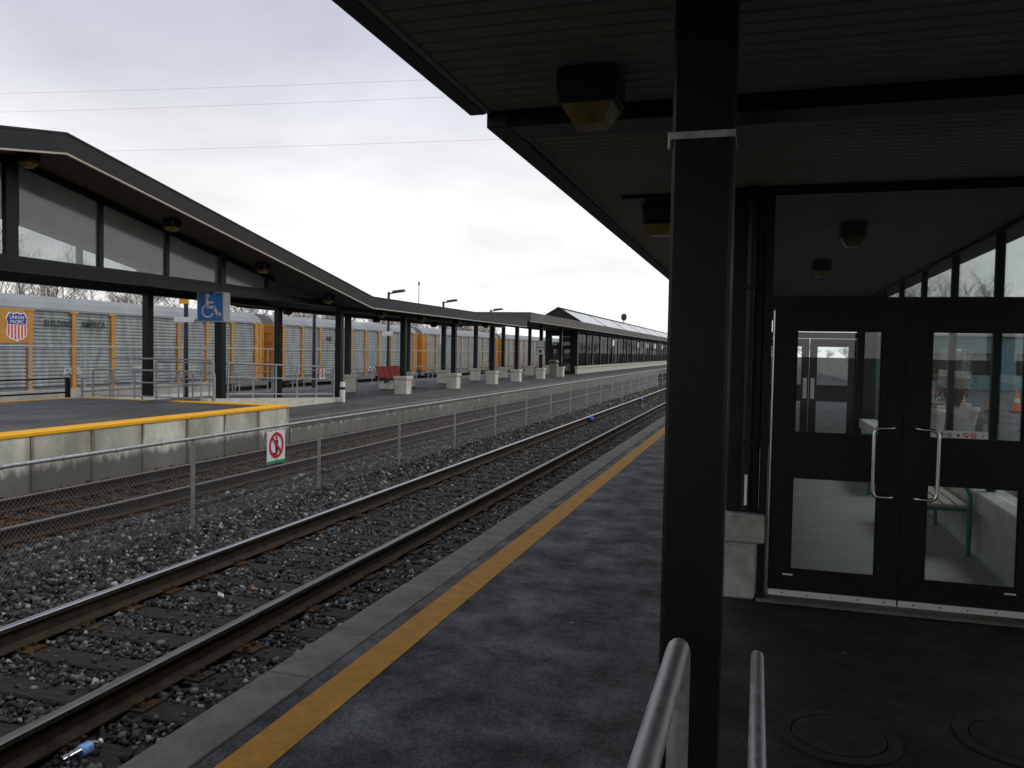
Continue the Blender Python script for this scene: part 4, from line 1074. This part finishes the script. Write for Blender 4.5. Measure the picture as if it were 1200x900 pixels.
# ------------------------------------------------------------------ freight cars
TX = -35.0
def freight_car_proto():
    t = thing('freight_car', 'grey auto rack freight car', 'freight car', (TX, 25.8, -1.40), 'auto rack cars in the yard')
    Ln, W = 27.2, 3.1
    zb, zt = -.55, 3.42
    y0 = 25.8; y1 = y0 + Ln
    part('core', MB().box(TX - W + .08, TX - .08, y0 + .35, y1 - .35, zb, zt), 'carcore', t)
    rp = [(TX + .03, zt), (TX - .25, zt + .42), (TX - .75, zt + .70), (TX - W/2, zt + .80), (TX - W + .75, zt + .70), (TX - W + .25, zt + .42), (TX - W - .03, zt)]
    part('roof', MB().prism(rp, 'y', y0 + .5, y1 - .5), 'carroof', t)
    part('sill', MB().box(TX - W + .02, TX - .02, y0 + .2, y1 - .2, zb - .3, zb - .002), 'carcore', t)
    def panel(z0, z1, n):
        mb = MB(); w = 2.70; prof = []
        h = (z1 - z0) / n
        for k in range(n):
            a = z0 + k*h
            prof += [(-.005, a), (.035, a + h*.18), (.035, a + h*.62), (-.005, a + h*.80)]
        prof.append((-.005, z1))
        V = [(TX - .04 + p, yy, z) for yy in (0, w) for p, z in prof]; m = len(prof)
        mb.add(V, [(i, i+m, i+m+1, i+1) for i in range(m-1)])
        return mb
    L = root_loc(t)
    for (z0, z1, n) in ((1.70, 3.38, 9), (-.50, 1.58, 11)):
        me = panel(z0, z1, n).data('side_panel'); me.transform(Matrix.Translation((-L.x, 0, -L.z)))
        me2 = MB().box(TX - W - .02, TX - W + .06, 0, 2.7, z0, z1).data('side_panel_back'); me2.transform(Matrix.Translation((-L.x, 0, -L.z)))
        for k in range(9):
            yy = 1.30 + 2.765 * k
            link('side_panel', me, 'carpanel', t, loc=(0, yy, 0)); link('side_panel', me2, 'carpanel', t, loc=(0, yy, 0))
    part('belt_rail', MB().box(TX - .05, TX + .045, y0 + 1.2, y1 - 1.2, 1.585, 1.695), 'carpanel', t)
    part('top_rail', MB().box(TX - .05, TX + .06, y0 + .5, y1 - .5, 3.385, 3.50), 'carroof', t)
    pm = MB().bbox(-.03, .09, -.13, .13, -.58, 3.30, .01)
    pm.bbox(-.03, .10, -.27, .27, 3.302, 3.40, .01); pm.bbox(-.03, .10, -.22, .22, -.80, -.582, .01)
    pm = pm.data('post'); pm.transform(Matrix.Translation((0, 0, -L.z)))
    for k in range(10): link('post', pm, 'orange', t, loc=(0, 1.30 + 2.765 * k - .03, 0))
    # bright end bays and end doors
    for ya, yb, s in ((y0 + .02, y0 + 1.1, -1), (y1 - 1.1, y1 - .02, 1)):
        e = part('end_bay', MB().bbox(TX - W, TX + .02, ya, yb, zb, zt + .02, .03), 'orange', t)
        for k in range(3):
            yy = ya + .12 + k * .40
            part('end_rib', MB().box(TX + .021, TX + .06, yy, yy + .09, zb, zt), 'orange', e)
        for k in range(5):
            z = zb + .4 + k * .72; yy = ya - .045 if s < 0 else yb + .001
            part('end_rib', MB().box(TX - W + .2, TX - .2, yy, yy + .044, z, z + .10), 'orange', e)
        part('end_cap', MB().prism([(a, b + .012) for a, b in rp], 'y', ya + .05, yb - .2), 'carroof', e)
    for yc in (y0 + 4.0, y1 - 4.0):
        b = part('bogie', MB().bbox(TX - .55, TX - .40, yc - 1.2, yc + 1.2, -1.05, -.78, .05), 'carcore', t)
        for yy in (yc - .88, yc + .88):
            for x in (TX - .75, TX - 2.30):
                part('wheel', MB().lathe([(.10, -.07), (.42, -.065), (.46, -.02), (.42, .065), (.10, .07)], 20, (x, yy, -.86), 'x'), 'carcore', b)
    part('coupler', MB().box(TX - 1.7, TX - 1.4, y0 - .55, y0 + .3, -.75, -.55), 'carcore', t)
    return t
car = freight_car_proto()
cars = [car]
for k in range(1, 5):
    c = copy_tree(car); c.location.y = 25.8 + 28.5 * k; cars.append(c)
for c, lab in zip(cars, ('grey ribbed freight car with shield emblem and lettering at the far left', 'grey ribbed freight car standing behind the red bench', 'grey ribbed freight car seen between the columns beyond the red bench', 'grey ribbed freight car seen just left of the far station doors', 'farthest grey ribbed freight car behind the far station building')):
    c['label'] = lab
def car_lettering():
    t = cars[0]; L = root_loc(t)
    part('emblem_panel', MB().bbox(TX - .02, TX + .075, 29.80, 32.80, 1.70, 3.39, .01), 'orange', t)
    xf = TX + .076
    cy, cz = 31.83, 2.53
    to3 = lambda a, b, d: (xf + d, cy + a, cz + b)
    def shield(s):
        top = [(-.62, .42), (-.44, .70), (-.22, .63), (0, .70), (.22, .63), (.44, .70), (.62, .42)]
        right = [(.54, .12), (.60, -.20), (.56, -.46), (.36, -.62), (.12, -.68), (0, -.76)]
        left = [(-a, b) for a, b in reversed(right[:-1])]
        return [(a*s, b*s) for a, b in top + right + left]
    def clip(poly, keep):                                   # clip a polygon by z >= or <= level
        out = []
        f = lambda p: keep(p)
        for a, b in zip(poly, poly[1:] + poly[:1]):
            fa, fb = f(a), f(b)
            if fa >= 0: out.append(a)
            if fa * fb < 0:
                k = fa / (fa - fb); out.append((a[0] + (b[0]-a[0])*k, a[1] + (b[1]-a[1])*k))
        return out
    m = MB(); poly2(m, shield(1.0), to3, 0, .006); part('emblem_border', m, 'white', t)
    up = clip(shield(.92), lambda p: p[1] - .10)
    m = MB(); poly2(m, up, to3, .0065, .011); part('emblem_top', m, 'shieldblue', t)
    lo = clip(shield(.92), lambda p: .08 - p[1])
    m = MB()
    for k in range(6):
        a = -.52 + k * .19
        q = clip(clip(lo, lambda p: p[0] - a), lambda p: a + .105 - p[0])
        if len(q) > 2: poly2(m, q, to3, .0065, .011)
    part('emblem_stripe', m, 'stripe_red', t)
    def lettering(s, size, y, z, m, d, sx=1.0, bold=0, gap=1.0):
        me = text_mesh(s, size, .004, bold, gap)
        for v in me.vertices:
            a, b, c = v.co; v.co = (xf + d + c - L.x, y + a*sx - L.y, z + b - L.z)
        link('lettering', me, m, t)
    lettering('UNION', .24, cy, cz + .43, 'white', .016, 1.05, .002)
    lettering('PACIFIC', .23, cy, cz + .21, 'white', .016, .95, .002)
    lettering('BUILDING', .52, 34.36, 2.74, 'ink', -.012, .70, .010, 1.10)
    lettering('AMERICA', .52, 36.74, 2.76, 'ink', -.012, .70, .010, 1.10)
    # chalky white scrawl low on the side
    for (yy, zz, s) in ((34.6, .25, 1.0), (39.6, .35, .7)):
        g = MB(); p = [(yy + random.uniform(0, 1.3)*s, zz + random.uniform(-.24, .24)*s) for i in range(26)]
        stroke2(g, p, .028, lambda a, b, d: (xf + d - .032, a, b), 0, .004)
        part('white_scrawl', g, 'white', t)
    t2 = cars[1]
    L2 = root_loc(t2)
    me = text_mesh('NS', .55, .004, .012)
    for v in me.vertices:
        a, b, c = v.co; v.co = (TX + .05 + c - L2.x, 62.6 + a*1.3 - L2.y, 2.5 + b - L2.z)
    link('lettering', me, 'ink', t2)
    g = MB(); p = [(70.0 + .35*i, -.15 + random.uniform(-.25, .3)) for i in range(12)]
    stroke2(g, p, .13, lambda a, b, d: (TX + .046 + d, a, b), 0, .004)
    part('white_scrawl', g, 'white', t2)
car_lettering()

# ------------------------------------------------------------------ yard: wire fence, low barrier
def yard():
    t = thing('wire_fence', 'thin pale wire fence in front of the freight cars', 'fence', (-29, 30, -.9))
    y, n = 24.2, 0
    pm = MB().lathe([(.035, -.3), (.035, 2.55)], 6).data('post'); rm = MB().tube([(0, 0, 0), (0, 2.88, 0)], .025, 5).data('top_rail')
    while y < 150:
        link('post', pm, 'galv_far', t, loc=(0, y - 30, 0)); link('top_rail', rm, 'galv_far', t, loc=(0, y - 30, 2.5)); y += 2.88; n += 1
    b = thing('concrete_barrier', 'long low concrete barrier behind the far platform', 'barrier', (-25, 20, -.7))
    prof = [(-.3, 0), (.3, 0), (.28, .12), (.12, .28), (.09, .72), (-.09, .72), (-.12, .28), (-.28, .12)]
    me = MB().prism(prof, 'y', .01, 3.05).data('barrier_unit')
    y = 6
    while y < 32: link('barrier_unit', me, 'barrier', b, loc=(0, y - 20, 0)); y += 3.06
yard()

# ------------------------------------------------------------------ bare trees beyond the yard
def tree_mesh(seed, height, spread=.55, levels=5):
    rd = random.Random(seed); tr, cr = MB(), MB()
    def grow(p, d, ln, r, lev):
        n = 3; pts = [p]; rs = [r]
        for i in range(n):
            d = (d + Vector((rd.uniform(-1,1), rd.uniform(-1,1), rd.uniform(-.5,.8))) * .13).normalized()
            p = p + d * ln / n; pts.append(p); rs.append(r * (1 - .45*(i+1)/n))
        (tr if lev == 0 else cr).tube(pts, rs, 5 if lev < 2 else 3, cap=False)
        if lev >= levels: return
        for k in range(rd.choice((3, 4)) if lev else 6):
            f = rd.uniform(.35, 1.0) if lev == 0 else rd.uniform(.3, 1)
            q = pts[0].lerp(pts[-1], f) if lev else pts[min(3, 1 + int(f*2.9))]
            a = rd.uniform(0, 6.28); side = Vector((math.cos(a), math.sin(a), 0))
            nd = (d * rd.uniform(.5, .9) + side * spread * rd.uniform(.7, 1.4) + Vector((0, 0, .25))).normalized()
            grow(q, nd, ln * rd.uniform(.55, .78), max(rs[-1] * .7, .010), lev + 1)
    grow(Vector((0, 0, -.3)), Vector((0, 0, 1)), height * .42, height * .020, 0)
    return tr.data('trunk'), cr.data('crown')
variants = [tree_mesh(s, 12.0, .5 + .08 * (s % 3), 5) for s in range(4)]
ONES = ['first', 'second', 'third', 'fourth', 'fifth', 'sixth', 'seventh', 'eighth', 'ninth', 'tenth', 'eleventh', 'twelfth', 'thirteenth', 'fourteenth', 'fifteenth', 'sixteenth', 'seventeenth', 'eighteenth', 'nineteenth']
def ordinal(k):
    k += 1
    if k < 20: return ONES[k - 1]
    t, o = divmod(k, 10)
    T = {2: ('twentieth', 'twenty'), 3: ('thirtieth', 'thirty'), 4: ('fortieth', 'forty'), 5: ('fiftieth', 'fifty'), 6: ('sixtieth', 'sixty')}[t]
    return T[0] if o == 0 else T[1] + '-' + ONES[o - 1]
def trees():
    k = 0
    y = 44.0
    side = ['squat', 'tall', 'broad', 'slender', 'leaning', 'dense', 'sparse', 'crooked']
    while y < 215 and k < 64:
        x = -62 - random.uniform(0, 10) - (y - 44) * .02
        t = thing('bare_tree', '', 'tree', (x, y, -1.6), 'bare trees beyond the freight cars')
        t['label'] = 'leafless brown tree behind the freight cars, %s from the left' % ordinal(k)
        tr, cr = variants[k % 4]
        link('trunk', tr, 'bark', t); link('crown', cr, 'twig', t)
        s = random.uniform(.85, 1.15); t.scale = (s * 1.1, s * 1.1, s); t.rotation_euler.z = random.uniform(0, 6.28)
        y += random.uniform(2.4, 5.4); k += 1
    for j in range(8):
        t = thing('bare_tree', 'leafless tree across the parking lot, %s from the left' % ordinal(j), 'tree', (12 + j * 4.2 + random.uniform(-1, 1), 98 + random.uniform(-6, 8), -.6), 'bare trees beyond the parking lot')
        tr, cr = variants[j % 4]; link('trunk', tr, 'bark', t); link('crown', cr, 'twig', t); t.rotation_euler.z = j * 1.3
trees()
def distant_wood():
    bm = bmesh.new(); rd = random.Random(5)
    for k in range(26):
        sc_ = rd.uniform(.42, .6); px, py = -30 + k * 4.2 + rd.uniform(-2, 2), 285 + rd.uniform(-20, 20)
        for me in variants[k % 4]:
            c = me.copy(); c.materials.clear()
            c.transform(Matrix.Translation((px, py, -.7)) @ Matrix.Rotation(k * 1.7, 4, 'Z') @ Matrix.Diagonal((sc_ * 1.6, sc_ * 1.6, sc_, 1)))
            bm.from_mesh(c); bpy.data.meshes.remove(c)
    me = bpy.data.meshes.new('distant_wood'); bm.to_mesh(me); bm.free()
    tag(link('distant_wood', me, 'twig'), 'low leafless wood at the far end of the tracks', 'wood', kind='stuff')
distant_wood()

# ------------------------------------------------------------------ what shows through the waiting room windows
def right_side():
    structure('parking_lot', MB().box(6.5, 60, -20, 84, -.7, -.50), 'asphalt_far')
    for k in range(7):
        t = thing('traffic_cone', 'orange traffic cone on the parking lot, %s from the left in its row' % ordinal(k), 'traffic cone', (7.6 + k * 1.05, 40 + .3 * (k % 2), -.50), 'orange cones on the lot')
        link('base', MB().bbox(-.22, .22, -.22, .22, 0, .05, .01).data('base'), 'ink', t)
        c = link('cone', MB().lathe([(.17, .05), (.03, .95), (.02, .96)], 14).data('cone'), 'cone', t, smooth=True)
        link('white_band', MB().lathe([(.118, .42), (.082, .62)], 14).data('white_band'), 'white', c)
    t = thing('low_building', 'low teal building across the parking lot behind the cones', 'building', (16, 70, -.5))
    part('wall', MB().box(8, 30, 68, 76, -.5, 3.4), 'teal', t)
    part('roof', MB().bbox(7.6, 30.4, 67.6, 76.4, 3.402, 3.75, .05), 'roofpanel', t)
    for k in range(7):
        w = part('window', MB().box(9 + k*3, 11 + k*3, 67.95, 67.999, .6, 2.2), 'black', t)
        part('pane', MB().box(9.08 + k*3, 10.92 + k*3, 67.93, 67.945, .68, 2.12), 'glass_far', w)
    for j, (x, y) in enumerate(((4.3, 20.5), (4.5, 22.2), (3.4, 19.2))):
        t = thing('potted_shrub', ['autumn shrub in a concrete tub seen through the right-hand door', 'second autumn shrub tub farther along the platform', 'autumn shrub tub beyond the far doors of the waiting room'][j], 'shrub', (x, y, 0))
        link('tub', MB().lathe([(.32, 0), (.42, .62), (.45, .62), (.45, .70), (.38, .70), (.36, .60)], 18).data('tub'), 'concrete', t)
        st, lf = MB(), MB(); rd = random.Random(j)
        for i in range(22):
            a = rd.uniform(0, 6.28); tip = Vector((math.cos(a)*rd.uniform(.1,.5), math.sin(a)*rd.uniform(.1,.5), rd.uniform(1.2, 2.0)))
            st.tube([(0, 0, .6), tip*.5 + Vector((0, 0, .35)), tip], [.012, .009, .005], 4, cap=False)
            for q in range(16):
                p = Vector((0, 0, .6)).lerp(tip, rd.uniform(.3, 1)) + Vector((rd.uniform(-.09,.09), rd.uniform(-.09,.09), rd.uniform(-.06,.06)))
                u = Vector((rd.uniform(-1,1), rd.uniform(-1,1), rd.uniform(-1,1))).normalized()*.045; w = u.cross(Vector((rd.uniform(-1,1), rd.uniform(-1,1), 1))).normalized()*.025
                lf.add([p-u, p+w, p+u, p-w], [(0,1,2,3)])
        link('stem', st.data('stem'), 'bark', t); link('foliage', lf.data('foliage'), 'leaf', t)
right_side()

# ------------------------------------------------------------------ small things: bottle, clips on the rail, wires, mast
def bottle():
    t = thing('plastic_bottle', 'crushed clear plastic water bottle with blue label on the ballast', 'bottle', (-3.585, 3.67, -.52))
    t.rotation_euler = (R(4), 0, R(-10))
    def seg(prof, name, m):
        link(name, MB().lathe([(r*1.18, h) for r, h in prof], 16, axis='y').data(name), m, t, smooth=True)
    seg([(.012, -.125), (.031, -.12), (.033, -.09), (.029, -.075), (.033, -.06), (.030, -.045), (.033, -.03), (.033, .065), (.027, .085), (.014, .105), (.0125, .118)], 'body', 'bottle')
    seg([(.0338, -.012), (.0342, .0), (.0338, .055)], 'label', 'labelblue')
    seg([(.0155, .112), (.0155, .128), (.010, .130)], 'cap', 'white')
bottle()
for lab, y in (('blue clip on the shiny far rail, the nearer of two', 26.65), ('blue clip on the shiny far rail, the farther of two', 38.9)):
    t = thing('rail_clip', lab, 'rail clip', (T1 - .753, y, RAIL - .05), 'blue clips on the rail')
    link('clamp', MB().bbox(.036, .15, -.13, .13, -.07, .02, .01).data('clamp'), 'blue', t)
    link('strap', MB().bbox(.012, .10, -.03, .03, -.12, -.072, .004).data('strap'), 'blue', t)
def litter():
    for j, (x, y, m, lab) in enumerate(((-4.45, 6.6, 'brick', 'scrap of faded red wrapper between the rails'), (-4.62, 6.35, 'white', 'crumpled white paper scrap between the rails'), (-6.9, 5.6, 'brick', 'small rust red scrap in the ballast by the fence'))):
        rd = random.Random(j); V = [(rd.uniform(-.06, .06), rd.uniform(-.03, .03), rd.uniform(0, .04)) for _ in range(9)]
        mb = MB().add(V, [(0,1,2),(2,3,4),(4,5,6),(6,7,8),(1,3,5),(0,4,8)])
        o = link('litter', mb.data('litter'), m, loc=(x, y, bed_z(x) + .05)); tag(o, lab, 'litter', 'scraps of litter')
litter()
def wires():
    for lab, a, b in (('topmost overhead cable crossing the upper left sky', (-76, 60, 25.05), (10, 60, 21.5)), ('middle overhead cable crossing the upper left sky', (-76, 60, 23.3), (10, 60, 20.4)), ('lowest overhead cable just above the gable roof', (-76, 60, 19.5), (10, 60, 17.3))):
        pts = []
        for k in range(17):
            u = k/16; p = Vector(a).lerp(Vector(b), u); p.z -= 4 * .35 * u * (1-u); pts.append(p)
        o = link('overhead_cable', MB().tube(pts, .010, 5).data('overhead_cable'), 'wire'); tag(o, lab, 'cable', 'overhead cables')
    t = thing('radio_mast', 'slim mast with red beacon rising behind the far canopy', 'mast', (-40, 93.5, -1.5))
    link('pole', MB().lathe([(.09, 0), (.05, 11.0)], 6).data('pole'), 'galv_far', t)
    link('crossarm', MB().box(-.45, .45, -.04, .04, 8.6, 8.72).data('crossarm'), 'galv_far', t)
    link('beacon', MB().lathe([(.06, 11.0), (.12, 11.1), (.12, 11.4), (.05, 11.5)], 8).data('beacon'), 'seat_red', t)
wires()
